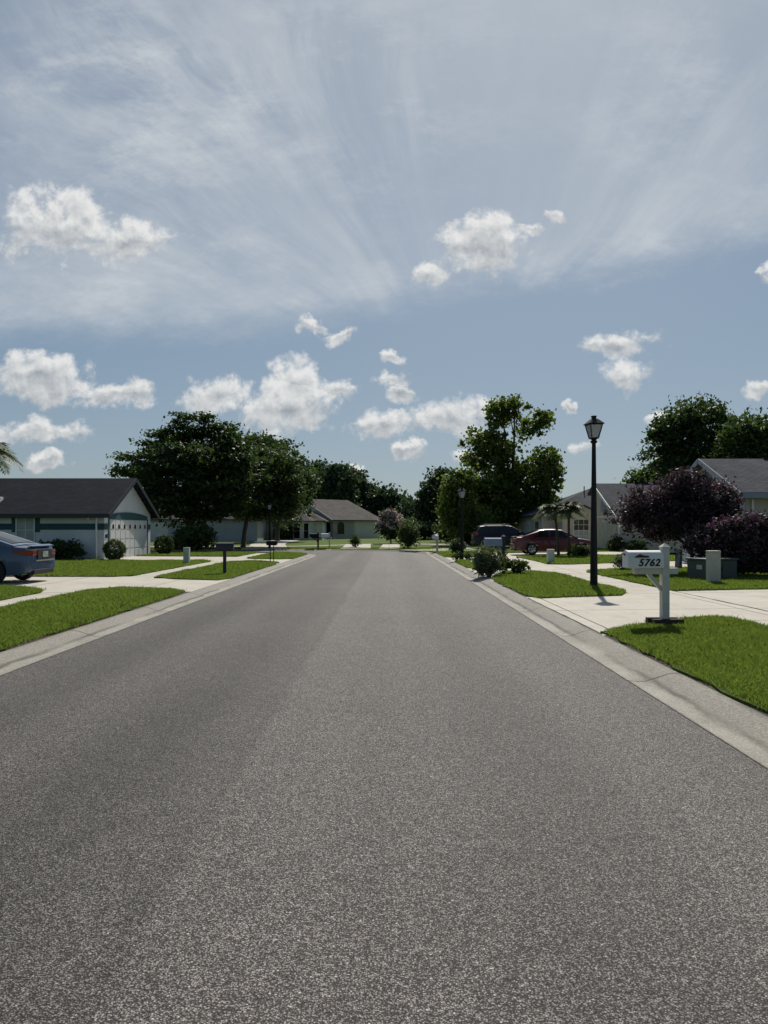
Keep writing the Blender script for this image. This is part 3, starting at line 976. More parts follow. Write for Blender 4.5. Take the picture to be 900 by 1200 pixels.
def make_grass():
    out = []
    for poly in LAWNS:
        A = np.array(poly)
        lo, hi = A.min(0), A.max(0)
        for y0 in np.arange(lo[1], hi[1], 1.0):
            y1 = min(y0 + 1.0, hi[1])
            ym = max((y0 + y1) / 2, 2.0)
            if y1 < 1.0:
                continue
            # keep only what lies in the picture (and a little beside it)
            xl, xr = max(lo[0], -0.66 * ym - 4.0), min(hi[0], 0.66 * ym + 4.0)
            if xl >= xr:
                continue
            dens = 7600.0 * min(1.0, (9.0 / ym) ** 1.5)
            n = int(dens * (xr - xl) * (y1 - y0))
            P = np.column_stack([rng.uniform(xl, xr, n), rng.uniform(y0, y1, n)])
            P = P[inside(poly, P)]
            if len(P):
                out.append(P)
    P = np.concatenate(out)
    n = len(P)
    P = P + rng.normal(size=P.shape) * 0.034
    dist = np.maximum(P[:, 1], 4.0)
    z = 0.07 + np.clip(P[:, 0] - 2.98, 0, 10) * 0.012 + np.clip((P[:, 1] - 55) / 35, 0, 1) * 0.33 + 0.028
    th = rng.random(n) * 2 * np.pi
    patch = 0.62 + 0.8 * (np.sin(P[:, 0] * 2.3 + np.sin(P[:, 1] * 1.7)) * np.sin(P[:, 1] * 2.9 + P[:, 0]) * 0.5 + 0.5)
    hgt = (0.026 + 0.032 * rng.random(n)) * patch
    tall = rng.random(n) > 0.985
    hgt[tall] *= 1.7
    wid = 0.0034 * np.clip(dist / 9.0, 0.9, 4.0) * (0.7 + 0.6 * rng.random(n))
    lean = hgt * (0.25 + 0.9 * rng.random(n))
    phi = rng.random(n) * 2 * np.pi
    B = np.column_stack([P, z])
    w = np.column_stack([np.cos(th), np.sin(th), np.zeros(n)]) * wid[:, None]
    l = np.column_stack([np.cos(phi) * lean, np.sin(phi) * lean, hgt])
    mid = B + l * np.array([0.42, 0.42, 0.62])
    V = np.stack([B - w, B + w, mid + w * 0.8, B + l, mid - w * 0.8], axis=1)
    o = quads('grass', V, 'grass', None, 5)
    o['kind'] = 'stuff'
    return n


N_BLADES = make_grass()

# ------------------------------------------------------------------ houses


def gable_roof(m, a0, a1, half, zr, ze, over=0.35, th=0.14):
    """a0,a1: ridge ends (x, y); half: half span; roof slab on both sides"""
    a0 = Vector((*a0, 0)); a1 = Vector((*a1, 0))
    u = (a1 - a0).normalized()
    nrm = Vector((u.y, -u.x, 0))
    sl = (zr - ze) / half
    for sgn in (1, -1):
        e = half + over
        p = [a0 - u * over + Vector((0, 0, zr)), a1 + u * over + Vector((0, 0, zr)),
             a1 + u * over + nrm * sgn * e + Vector((0, 0, zr - sl * e)), a0 - u * over + nrm * sgn * e + Vector((0, 0, zr - sl * e))]
        m.prism(p, (0, 0, th))
    return m


def box_walls(m, x0, x1, y0, y1, z0, z1):
    return m.box(x0, x1, y0, y1, z0, z1)


def window(parent, c, u, w, h, grid=(2, 2), mats=('glass', 'white'), arch=False, out=0.04, blind=0.0, nrm=None):
    """window in a wall: c = centre on the wall, u = horizontal unit along the wall, nrm = outward"""
    c, u = Vector(c), Vector(u).normalized()
    n = Vector(nrm).normalized() if nrm is not None else Vector((u.y, -u.x, 0))
    z = Vector((0, 0, 1))
    win = MB()
    f = 0.05
    pts = [(-w / 2, -h / 2), (w / 2, -h / 2), (w / 2, h / 2), (-w / 2, h / 2)]
    if arch:
        pts = [(-w / 2, -h / 2), (w / 2, -h / 2)] + [(math.cos(a) * w / 2, h / 2 - w / 2 + math.sin(a) * w / 2) for a in np.linspace(0, math.pi, 11)]
    win.prism([c + u * p[0] + z * p[1] + n * 0.012 for p in pts], n * 0.006)
    o = win.build('window', mats[0], parent)
    fr = MB()
    k = len(pts)
    for i in range(k):
        a, b = pts[i], pts[(i + 1) % k]
        pa, pb = c + u * a[0] + z * a[1], c + u * b[0] + z * b[1]
        t = (pb - pa); L = t.length; t.normalize()
        q = t.cross(n)
        fr.obox((pa + pb) / 2 + n * 0.030, t * (L / 2 + f * 0.45), n * 0.026, q * f * 0.5)
    if not arch:
        for i in range(1, grid[0]):
            fr.obox(c + u * (-w / 2 + w * i / grid[0]) + n * 0.026, u * 0.012, n * 0.012, z * h / 2)
        for i in range(1, grid[1]):
            fr.obox(c + z * (-h / 2 + h * i / grid[1]) + n * 0.024, u * w / 2, n * 0.010, z * 0.014)
    fr.build('frame', mats[1], o)
    if blind:
        MB().obox(c + z * (-h / 2 + h * blind / 2) + n * 0.020, u * (w / 2 - 0.02), n * 0.002, z * (h * blind / 2 - 0.01)).build('blind', 'blind', o)
    return o


def garage_door(parent, c, u, w, h, mat='door_white', rows=4, cols=4, lights=0, nrm=None):
    c, u = Vector(c), Vector(u).normalized()
    n = Vector(nrm).normalized() if nrm is not None else Vector((u.y, -u.x, 0))
    z = Vector((0, 0, 1))
    m = MB().obox(c + n * 0.012, u * w / 2, n * 0.01, z * h / 2)
    for r in range(rows):
        for q in range(cols):
            m.obox(c + u * (-w / 2 + w * (q + 0.5) / cols) + z * (-h / 2 + h * (r + 0.5) / rows) + n * 0.030, u * (w / cols / 2 - 0.05), n * 0.009, z * (h / rows / 2 - 0.045))
    d = m.build('garage_door', mat, parent, bevel=0.0)
    for i in range(lights):
        cx = -w / 2 + w * (i + 0.5) / lights
        pw, ph = 0.11, 0.20
        cc = c + u * cx + z * (h / 2 - 0.36) + n * 0.041
        pts = [(-pw, -ph / 2), (pw, -ph / 2)] + [(math.cos(a) * pw, ph * 0.05 + math.sin(a) * ph * 0.6) for a in np.linspace(0, math.pi, 7)]
        MB().prism([cc + u * p[0] + z * p[1] for p in pts], n * 0.006).build('window', 'glass', d)
    return d


def house_left_white():
    X, Y0, Y1 = -13.76, 34.4, 41.1
    Yc = (Y0 + Y1) / 2
    zb, ze, zr = 0.02, 2.36, 4.14
    h = thing('house', 'white house with teal band and dark shingle roof behind the blue sedan', 'house', (X, Y0, 0))
    o = Vector((X, Y0, 0))
    W = MB().box(-28, 0, 0, Y1 - Y0, zb, ze)
    W.prism([(0, 0, ze), (0, Y1 - Y0, ze), (0, Yc - Y0, zr)], (-28, 0, 0))
    wall = W.build('wall', 'stucco_white', h)
    rf = gable_roof(MB(), (-28, Yc - Y0), (0.0, Yc - Y0), (Y1 - Y0) / 2, zr, ze, 0.38, 0.12).build('roof', 'shingle_dark', h)
    MB().obox((-5.62, 0.9, 2.98), (0.16, 0, 0), (0, 0.16, 0), (0, 0, 0.17)).build('roof_vent', 'white', rf, bevel=0.02)
    ft = MB()
    sl = (zr - ze) / ((Y1 - Y0) / 2)
    e = 0.38
    ft.obox((-14 + 0.19, -e - 0.012, ze - sl * e + 0.03), (14.2, 0, 0), (0, 0.014, 0), (0, 0, 0.10))
    hl = (Y1 - Y0) / 2 + e
    for s in (1, -1):
        a = Vector((0.395, Yc - Y0, zr + 0.04)); b = Vector((0.395, Yc - Y0 + s * hl, zr - sl * hl + 0.04))
        d = (b - a)
        ft.obox((a + b) / 2, (0.012, 0, 0), d / 2, Vector((0, -d.z, d.y)).normalized() * 0.10)
    ft.build('fascia', 'dark_navy', h)
    bd = MB()
    bd.box(-3.12, 0.03, -0.03, 0.0, 1.52, 1.82)                                   # the teal band along the long wall
    bd.box(-28, -4.48, -0.03, 0.0, 1.52, 1.82)
    bd.box(-3.36, -3.12, -0.034, 0.0, 1.40, 2.34); bd.box(-4.48, -4.26, -0.034, 0.0, 1.40, 2.34); bd.box(-4.26, -3.36, -0.034, 0.0, 2.18, 2.34)
    bd.box(0.0, 0.03, 0.004, 0.55, 1.52, 1.82); bd.box(0.0, 0.03, 6.15, 6.68, 1.52, 1.82)
    # arched header above the garage door
    arch = [(0.6, 2.04), (6.1, 2.04)] + [(3.35 + 2.75 * q, 2.26 + 0.17 * (1 - q * q)) for q in np.linspace(1, -1, 13)]
    bd.prism([(0.004, y, z) for y, z in arch], (0.04, 0, 0))
    bd.box(0.0, 0.034, 0.48, 0.62, zb, 2.1); bd.box(0.0, 0.034, 6.08, 6.22, zb, 2.1)
    bd.build('trim', 'teal', h)
    garage_door(h, (0.0, 3.35, 1.03), (0, 1, 0), 5.4, 2.0, rows=4, cols=8, lights=7, nrm=(1, 0, 0))
    window(h, (-3.81, 0.0, 1.50), (1, 0, 0), 0.88, 1.30, grid=(2, 2), mats=('blind', 'white'), nrm=(0, -1, 0))
    MB().tube([(-0.35, -0.07, ze - 0.1), (-0.35, -0.07, 0.1)], 0.045, 6).build('downspout', 'white', h)
    MB().lathe([(0.02, 0), (0.09, 0.03), (0.09, 0.2), (0.03, 0.26)], 8, (-0.75, -0.11, 2.0)).build('wall_light', 'white', h)
    MB().box(0.005, 0.03, 0.12, 0.38, 1.12, 1.30).build('plaque', 'black', h)
    return h


def house_right_near():
    X, Y0, Y1 = 12.65, 25.0, 31.0
    Yc = 28.0
    ze, zr, zb = 2.86, 4.20, 0.05
    h = thing('house', 'cream gabled house with round blue louvre behind the flowering bushes', 'house', (X, Y0, 0))
    D = 17.0
    W = MB().box(0, D, 0, 6, zb, ze)
    W.prism([(0, 0, ze), (0, 6, ze), (0, 3, zr)], (D, 0, 0))
    W.build('wall', 'stucco_cream', h)
    rf = gable_roof(MB(), (0, 3), (D, 3), 3.0, zr, ze, 0.36, 0.13)
    rf.build('roof', 'shingle_grey', h)
    r2 = MB().box(2.2, D, 2.92, 3.08, zr + 0.12, zr + 0.20)
    r2.build('ridge_vent', 'black', h)
    ft = MB()
    sl = (zr - ze) / 3
    for s in (1, -1):
        a = Vector((-0.375, 3, zr + 0.05)); b = Vector((-0.375, 3 + s * 3.36, zr - sl * 3.36 + 0.05)); d = b - a
        ft.obox((a + b) / 2, (0.014, 0, 0), d / 2, Vector((0, -d.z, d.y)).normalized() * 0.09)
    ft.obox((D / 2, -0.378, ze - sl * 0.36 + 0.02), (D / 2 + 0.3, 0, 0), (0, 0.014, 0), (0, 0, 0.09))
    ft.box(-0.03, 0.0, 0.003, 0.30, zb, 2.60)
    ft.build('trim', 'trim_blue', h)
    lv = MB()
    pts = [(3 + 0.62 * math.cos(a), 3.10 + 0.62 * math.sin(a)) for a in np.linspace(0, math.pi, 15)]
    lv.prism([(-0.05, y, z) for y, z in pts], (0.045, 0, 0))
    v = lv.build('louvre', 'trim_blue', h)
    g = MB()
    for i in range(6):
        zz = 3.16 + i * 0.085
        hw = math.sqrt(max(0.0, 0.55 ** 2 - (zz - 3.10) ** 2))
        g.box(-0.075, -0.052, 3 - hw, 3 + hw, zz, zz + 0.035)
    g.build('slat', 'stucco_grey', v)
    garage_door(h, (0.0, 3.0, 1.22), (0, 1, 0), 4.8, 2.2, rows=4, cols=6, nrm=(-1, 0, 0))
    MB().lathe([(0.02, 0), (0.10, 0.05), (0.10, 0.28), (0.02, 0.36)], 8, (-0.14, 0.32, 1.9)).build('wall_light', 'black', h)
    MB().tube([(0.22, -0.06, 2.6), (0.22, -0.06, 0.1)], 0.045, 6).build('downspout', 'white', h)
    window(h, (4.0, 0.0, 1.7), (1, 0, 0), 1.4, 1.3, grid=(2, 2), nrm=(0, -1, 0))
    return h


def house_right_middle():
    X = 14.45
    Yn, Yp, Yf = 44.0, 48.6, 49.9
    ze, zr, zb = 2.35, 4.55, 0.08
    h = thing('house', 'cream house with tall pointed gable louvre and plain garage door behind the lamp post', 'house', (X, Yn, 0))
    D = 16.0
    zf = zr - (Yf - Yp) * (zr - ze) / (Yp - Yn)
    W = MB()
    W.prism([(0, 0, zb), (0, Yf - Yn, zb), (0, Yf - Yn, zf), (0, Yp - Yn, zr), (0, 0, ze)], (D, 0, 0))
    W.build('wall', 'stucco_cream', h)
    sl = (zr - ze) / (Yp - Yn)
    rf = MB()
    y0 = -0.4
    rf.prism([(-0.35, Yp - Yn, zr), (D + 0.3, Yp - Yn, zr), (D + 0.3, y0, ze + sl * y0), (-0.35, y0, ze + sl * y0)], (0, 0, 0.13))
    y1 = Yf - Yn + 0.06
    rf.prism([(-0.35, Yp - Yn, zr), (D + 0.3, Yp - Yn, zr), (D + 0.3, y1, zr - sl * (y1 - Yp + Yn)), (-0.35, y1, zr - sl * (y1 - Yp + Yn))], (0, 0, 0.13))
    rf.build('roof', 'shingle_grey', h)
    MB().box(2.5, D, Yp - Yn - 0.1, Yp - Yn + 0.1, zr + 0.12, zr + 0.21).build('ridge_vent', 'black', h)
    lv = MB()
    yc = Yp - Yn - 1.3
    lv.prism([(-0.04, yc - 0.55, 2.75), (-0.04, yc + 0.55, 2.75), (-0.04, yc + 0.55, 3.45), (-0.04, yc + 0.1, 3.75), (-0.04, yc - 0.55, 3.35)], (0.036, 0, 0))
    v = lv.build('louvre', 'trim_blue', h)
    g = MB()
    for i in range(6):
        g.box(-0.065, -0.042, yc - 0.5, yc + 0.5, 2.80 + i * 0.1, 2.84 + i * 0.1)
    g.build('slat', 'stucco_grey', v)
    t = MB().box(-0.04, 0.0, 0.0, Yf - Yn, 2.30, 2.42)
    t.box(-0.04, 0.0, 0.003, 0.22, zb, 2.29)
    e0 = Vector((-0.365, Yp - Yn, zr + 0.05)); e1 = Vector((-0.365, y0, ze + sl * y0 + 0.05)); d = e1 - e0
    t.obox((e0 + e1) / 2, (0.014, 0, 0), d / 2, Vector((0, -d.z, d.y)).normalized() * 0.09)
    t.obox((D / 2, y0 - 0.016, ze + sl * y0 + 0.03), (D / 2 + 0.3, 0, 0), (0, 0.014, 0), (0, 0, 0.09))
    t.build('trim', 'white', h)
    garage_door(h, (0.0, 3.2, 1.2), (0, 1, 0), 5.2, 2.16, rows=4, cols=6, mat='stucco_cream', nrm=(-1, 0, 0))
    MB().lathe([(0.03, 0), (0.11, 0.06), (0.13, 0.16), (0.11, 0.26), (0.03, 0.32)], 10, (-0.14, 2.6, 2.46)).build('wall_light', 'black', h)
    window(h, (3.2, 0.0, 1.4), (1, 0, 0), 1.6, 1.3, grid=(2, 2), nrm=(0, -1, 0))
    return h


def hip_roof(x0, x1, y0, y1, ze, zr, over=0.4, th=0.12):
    """hip roof over a box, ridge along its longer side"""
    x0 -= over; x1 += over; y0 -= over; y1 += over
    m = MB()
    if x1 - x0 >= y1 - y0:
        hh = (y1 - y0) / 2
        r0, r1 = (x0 + hh, (y0 + y1) / 2, zr), (x1 - hh, (y0 + y1) / 2, zr)
        A, B, C_, D_ = (x0, y0, ze), (x1, y0, ze), (x1, y1, ze), (x0, y1, ze)
        vs = [A, B, C_, D_, r0, r1]
        fs = [(0, 1, 5, 4), (1, 2, 5), (2, 3, 4, 5), (3, 0, 4)]
    else:
        hh = (x1 - x0) / 2
        r0, r1 = ((x0 + x1) / 2, y0 + hh, zr), ((x0 + x1) / 2, y1 - hh, zr)
        vs = [(x0, y0, ze), (x1, y0, ze), (x1, y1, ze), (x0, y1, ze), r0, r1]
        fs = [(0, 1, 4), (1, 2, 5, 4), (2, 3, 5), (3, 0, 4, 5)]
    low = [(v[0], v[1], v[2] - th) for v in vs[:4]]
    vs = vs + low
    fs = fs + [(0, 6, 7, 1), (1, 7, 8, 2), (2, 8, 9, 3), (3, 9, 6, 0), (6, 9, 8, 7)]
    return m.add(vs, fs)


def house_right_far():
    X0, X1, Y0, Y1 = 12.4, 27.0, 57.0, 68.0
    h = thing('house', 'cream house with hipped grey roof and white window behind the two small palms', 'house', (X0, Y0, 0))
    zb, ze = 0.1, 2.62
    MB().box(0, X1 - X0, 0, Y1 - Y0, zb, ze).build('wall', 'stucco_cream', h)
    rf = hip_roof(0, X1 - X0, 0, Y1 - Y0, ze + 0.11, 5.15).build('roof', 'shingle_grey', h)
    MB().tube([(4.6, 4.2, 4.4), (4.6, 4.2, 5.25)], 0.045, 8).build('vent_pipe', 'black', rf)
    # small front gable above the window
    g = MB().box(1.3, 4.5, -1.6, 0.0, zb, ze)
    g.prism([(1.3, -1.6, ze), (4.5, -1.6, ze), (2.9, -1.6, ze + 0.75)], (0, 2.4, 0))
    g.build('wall', 'stucco_cream', h)
    gable_roof(MB(), (2.9, -1.6), (2.9, 1.6), 1.6, ze + 0.75, ze, 0.3, 0.1).build('roof', 'shingle_grey', h)
    window(h, (2.75, -1.6, 1.45), (1, 0, 0), 1.2, 1.75, grid=(3, 4), nrm=(0, -1, 0), blind=0.5)
    window(h, (0.0, 1.6, 1.5), (0, 1, 0), 1.6, 1.4, grid=(2, 2), nrm=(-1, 0, 0), blind=0.5)
    garage_door(h, (0.0, 6.6, 1.2), (0, 1, 0), 4.9, 2.15, rows=4, cols=6, nrm=(-1, 0, 0))
    MB().box(-0.30, X1 - X0, -0.44, -0.405, ze - 0.06, ze + 0.09).build('fascia', 'white', h)
    return h


def house_far_hip():
    """far house left of the arched one: windows and porch posts"""
    X0, X1, Y0, Y1 = -14.3, -7.35, 80.0, 90.0
    zb = gz(-10, 80) - 0.05
    h = thing('house', 'pale house with hipped grey roof and porch posts at the end of the road', 'house', (X0, Y0, zb))
    ze = 2.15
    w = X1 - X0
    MB().box(0, w, 0, Y1 - Y0, 0, ze).build('wall', 'stucco_white', h)
    hip_roof(0, w, 0, Y1 - Y0, ze + 0.1, 4.15).build('roof', 'shingle_tan', h)
    bay = [(3.4, 0.0), (3.9, -1.1), (5.6, -1.1), (6.1, 0.0)]
    MB().prism([(x, y, 0) for x, y in bay], (0, 0, ze - 0.01)).build('bay', 'stucco_white', h)
    MB().add([(3.1, 0.0, ze + 0.06), (3.7, -1.5, ze + 0.06), (5.8, -1.5, ze + 0.06), (6.4, 0.0, ze + 0.06), (4.75, 0.6, ze + 1.0), (4.75, 2.2, ze + 1.15)],
             [(0, 1, 4), (1, 2, 4), (2, 3, 4), (0, 4, 5), (3, 5, 4), (0, 3, 2, 1)]).build('bay_roof', 'shingle_tan', h)
    window(h, (1.75, 0, 1.15), (1, 0, 0), 0.75, 1.6, grid=(1, 2), nrm=(0, -1, 0))
    window(h, (4.2, -1.1, 1.1), (1, 0, 0), 0.75, 1.7, grid=(1, 2), nrm=(0, -1, 0))
    window(h, (5.25, -1.1, 1.1), (1, 0, 0), 0.55, 1.7, grid=(1, 2), nrm=(0, -1, 0))
    MB().box(0.0, w + 0.02, -0.03, 0.0, 1.35, 1.5).build('trim', 'stucco_tan', h)
    MB().box(6.35, w - 0.2, -0.025, 0.0, 0.05, 1.85).build('garage_door', 'stucco_tan', h)
    return h


def house_far_arch():
    """far house, turned to the bend: gable on its left, long side wall with an arched window"""
    P = Vector((-10.7, 90.0, 0)); u = Vector((0.77, 0.64, 0)).normalized(); s = Vector((0.64, -0.77, 0)).normalized()
    zb = gz(-8, 86) - 0.08
    h = thing('house', 'tan house with arched window and dark arched entry at the end of the road', 'house', (P.x, P.y, zb))
    ze, zr, w, L = 2.42, 5.0, 6.5, 7.3
    Z = Vector((0, 0, 1))
    W = MB()
    W.prism([-s * w, s * w, s * w + Z * ze, Z * zr, -s * w + Z * ze], u * (L * 0.45))
    W.prism([s * w, s * w + u * L, -s * w + u * L, -s * w], Z * (ze - 0.004))
    W.build('wall', 'stucco_tan', h)
    o = 0.4
    sl = (zr - ze) / w
    r0, r1 = -u * o + Z * zr, u * (L - 0.3) + Z * zr
    e = w + o
    ze2 = zr - sl * e
    A, B = s * e - u * o + Z * ze2, s * e + u * (L + o) + Z * ze2
    C_, D_ = -s * e - u * o + Z * ze2, -s * e + u * (L + o) + Z * ze2
    up = Z * 0.12
    rf = MB().add([r0 + up, r1 + up, A + up, B + up, C_ + up, D_ + up, r0, r1, A, B, C_, D_],
                  [(0, 1, 3, 2), (0, 4, 5, 1), (1, 5, 3), (2, 3, 9, 8), (3, 5, 11, 9), (5, 4, 10, 11), (0, 2, 8, 6), (0, 6, 10, 4), (6, 8, 9, 7), (6, 7, 11, 10), (7, 9, 11)])
    rf.build('roof', 'shingle_tan', h)
    ft = MB()
    for sg in (1, -1):
        a, b = r0 - u * 0.03 + Z * 0.02, s * sg * e - u * (o + 0.03) + Z * (ze2 + 0.02)
        d = b - a
        ft.obox((a + b) / 2, d / 2, u * 0.02, d.cross(u).normalized() * 0.14)
    ft.build('fascia', 'trim_blue', h)
    window(h, s * w + u * 1.15 + Z * 1.42, u, 1.15, 1.6, arch=True, mats=('glass', 'stucco_tan'), nrm=s)
    # arched entry: flat dark panel stands in for the shade inside its recess
    c = s * (w - 1.05)
    pts = [(-0.55, 0.02), (0.55, 0.02)] + [(0.55 * math.cos(a), 1.55 + 0.55 * math.sin(a)) for a in np.linspace(0, math.pi, 11)]
    MB().prism([c + s * p[0] + Z * p[1] - u * 0.02 for p in pts], u * 0.015).build('entry_shade', 'glass', h)
    return h


def house_left_back():
    X0, X1, Y0, Y1 = -27.5, -13.6, 74.0, 86.0
    zb = gz(-20, 74) - 0.05
    h = thing('house', 'white house half hidden behind the big dark trees', 'house', (X0, Y0, zb))
    ze = 2.3
    MB().box(0, X1 - X0, 0, Y1 - Y0, 0, ze).build('wall', 'stucco_grey', h)
    hip_roof(0, X1 - X0, 0, Y1 - Y0, ze + 0.1, 4.6).build('roof', 'shingle_grey', h)
    garage_door(h, (3.0, 0.0, 1.05), (1, 0, 0), 3.2, 2.05, rows=4, cols=4, lights=4, nrm=(0, -1, 0))
    window(h, (8.2, 0, 1.2), (1, 0, 0), 1.3, 1.3, grid=(2, 2), nrm=(0, -1, 0))
    return h


house_left_white(); house_right_near(); house_right_middle(); house_right_far(); house_far_hip(); house_far_arch(); house_left_back()

# ------------------------------------------------------------------ trees


def B(lst, Y, **k):
    return pxblobs(lst, Y, **k)


def base_at(px, Y):
    X = (px - 454) * Y / FX
    return (X, Y, gz(X, Y))


tree('shade_tree', 'tall spreading dark tree with flat leaf layers right of the white house', base_at(222, 52),
     B([(215, 560, 66, 40), (250, 540, 48, 24), (283, 538, 26, 20), (268, 518, 20, 12), (140, 549, 14, 4), (158, 536, 14, 5), (176, 520, 12, 5), (194, 505, 12, 5), (213, 491, 12, 6), (240, 489, 12, 5), (262, 497, 10, 5), (168, 562, 14, 5), (184, 510, 10, 4), (200, 522, 34, 17), (230, 500, 30, 13), (215, 508, 28, 12), (258, 508, 24, 13), (170, 545, 30, 10), (152, 553, 18, 5), (180, 532, 26, 9), (222, 602, 38, 12), (262, 598, 24, 11),
        (278, 558, 36, 34), (218, 586, 50, 20), (178, 578, 30, 16), (250, 580, 36, 22), (240, 545, 60, 22)], 52),
     44000, 0.21, 'leaf_dark', 0.30, cl=0.62, shell=0.3, flatc=0.30, flat=0.35, fork=0.33, per=52)
tree('shade_tree', 'rounder dark tree with thin trunk behind the pair of black mailbox posts', base_at(285, 57),
     B([(300, 570, 44, 34), (310, 540, 34, 20), (285, 588, 34, 18), (336, 584, 20, 22), (328, 562, 26, 26), (268, 580, 24, 16), (300, 600, 26, 11), (334, 604, 14, 14)], 57),
     25000, 0.21, 'leaf_dark', 0.20, cl=0.62, shell=0.3, flatc=0.42, flat=0.25, fork=0.36, per=48)
tree('shade_tree', 'dark rounded tree rising behind the left pair of trees', base_at(325, 74),
     B([(312, 526, 30, 17), (295, 530, 22, 18), (345, 560, 24, 24), (308, 548, 30, 22), (335, 585, 28, 26), (352, 572, 14, 18)], 74),
     16000, 0.28, 'leaf_dark', 0.24, cl=0.7, shell=0.35, fork=0.4, per=42)
tree('sycamore_tree', 'tall open tree with lime green top leaves behind the dark blue van', base_at(598, 66),
     B([(590, 487, 24, 20), (603, 478, 18, 10), (623, 500, 22, 13), (636, 492, 13, 9), (573, 520, 30, 20), (592, 532, 18, 14), (612, 560, 38, 22), (640, 544, 20, 18), (645, 565, 14, 14), (580, 565, 36, 28),
        (560, 540, 20, 16), (595, 592, 52, 24), (630, 585, 26, 18), (555, 580, 26, 24), (570, 610, 36, 14)], 66),
     22000, 0.29, 'leaf_mid', 0.32, cl=0.50, shell=0.3, fork=0.36, per=40, aspect=1.25)
tree('young_tree', 'lighter green leafy tree left of the tall open tree by the second lamp', base_at(540, 60),
     B([(536, 572, 15, 20), (529, 596, 14, 22), (543, 600, 17, 22), (546, 558, 12, 14), (532, 615, 14, 14), (556, 612, 16, 14)], 60),
     7000, 0.25, 'leaf_lime', 0.16, cl=0.5, shell=0.3, fork=0.35, aspect=1.3, per=36)
tree('dark_tree', 'narrow dark tree standing left of the lime green trees', base_at(508, 86),
     B([(512, 572, 16, 18), (505, 590, 19, 20), (520, 600, 20, 24), (500, 612, 16, 18), (518, 560, 10, 9)], 86),
     9000, 0.34, 'leaf_far', 0.22, cl=0.6, shell=0.35, fork=0.4, per=36)
# behind the houses on the right
tree('oak_tree', 'large dark open crowned tree behind the cream houses on the right', base_at(808, 64),
     B([(815, 484, 38, 18), (795, 500, 34, 20), (845, 500, 30, 22), (815, 520, 50, 26), (780, 520, 22, 16), (800, 548, 40, 22), (840, 540, 40, 26), (772, 508, 12, 10)], 64),
     16000, 0.28, 'leaf_dark', 0.32, cl=0.55, shell=0.35, fork=0.42, per=42)
tree('oak_tree', 'greener bushy tree at the right edge behind the near cream house', base_at(884, 56),
     B([(875, 508, 28, 18), (895, 520, 30, 26), (862, 525, 22, 16), (880, 545, 40, 22), (915, 535, 30, 30), (930, 510, 26, 24)], 56),
     17000, 0.26, 'leaf_bush', 0.26, cl=0.52, shell=0.35, fork=0.42, per=40)
tree('oak_tree', 'low round tree left of the large dark tree beyond the cream roofs', base_at(768, 72),
     B([(768, 556, 26, 10), (785, 552, 22, 12), (752, 565, 18, 9), (775, 572, 28, 14)], 72),
     7000, 0.32, 'leaf_bush', 0.2, cl=0.6, shell=0.35, fork=0.4)
# the tree line at the far end
far = [(352, 556, 22, 26, 128), (374, 553, 18, 24, 134), (396, 556, 20, 26, 126), (414, 560, 15, 22, 136), (432, 576, 18, 18, 142), (452, 580, 18, 17, 134), (470, 590, 16, 15, 148), (486, 596, 16, 16, 128), (332, 562, 20, 30, 140)]
far_lab = ['far dark tree at the left of the tree line above the tan roof', 'far dark tree peaking above the ridge of the tan roof', 'far dark tree above the middle of the arched house roof',
           'far tree at the right shoulder of the tree line above the arched house', 'far lower tree right of the arched house roof', 'far lower tree directly above the pink crape myrtle',
           'far small tree between pink crape myrtle and the gap of sky', 'far small tree left of the narrow dark tree', 'far dark tree half hidden by the left shade trees']
for (px, py, rx, ry, Y), lb in zip(far, far_lab):
    bl = B([(px, py, rx * 0.75, ry * 0.42), (px - rx * 0.45, py + ry * 0.5, rx * 0.7, ry * 0.5), (px + rx * 0.45, py + ry * 0.45, rx * 0.7, ry * 0.5), (px, py + ry * 0.9, rx, ry * 0.7), (px, py + ry * 1.5, rx, ry * 0.7)], Y)
    tree('far_tree', lb, base_at(px, Y), bl, 5200, 0.62, 'leaf_far', 0.3, cl=1.0, shell=0.5, fork=0.4, group='trees of the far tree line', nb=3)

# far woodland that closes the view behind everything
P = []
for X in np.arange(-150, 150, 4.0):
    hh = 4.5 + 2.5 * math.sin(X * 0.21) + 1.5 * math.sin(X * 0.57 + 1)
    P.append((X, 165 + 6 * math.sin(X * 0.13), 0.4 + hh * 0.5, 4.5, 4.5, hh * 0.62))
o = quads('woodland', leaf_quads(crown_points(P, 42000, 1.4, 12, 0.5), 0.95, 1.5), 'leaf_far')
o['kind'] = 'stuff'

# crape myrtles
tree('crape_myrtle', 'large plum coloured crape myrtle behind the white number mailbox', base_at(812, 22.6),
     B([(795, 585, 40, 26), (760, 592, 32, 22), (828, 590, 32, 24), (745, 605, 22, 14), (775, 612, 36, 20), (815, 612, 40, 20), (800, 566, 26, 12), (838, 578, 20, 12), (848, 600, 18, 12)], 22.6),
     22000, 0.085, 'leaf_plum', 0.07, cl=0.20, shell=0.3, fork=0.3, extra=('flower_dusk', 6500, 0.05, 0.9), cat='tree', per=34)
tree('crape_myrtle', 'lower purple flowering crape myrtle around the green utility box', base_at(862, 20.5),
     B([(862, 640, 34, 20), (835, 638, 24, 16), (888, 636, 28, 24), (850, 622, 24, 14), (876, 614, 24, 13), (896, 620, 20, 15), (815, 640, 14, 13), (900, 655, 26, 24), (868, 662, 30, 18), (872, 672, 20, 16)], 20.5),
     17000, 0.08, 'leaf_plum', 0.06, cl=0.18, shell=0.3, fork=0.25, extra=('flower_violet', 6500, 0.05, 0.7), cat='tree', per=34)
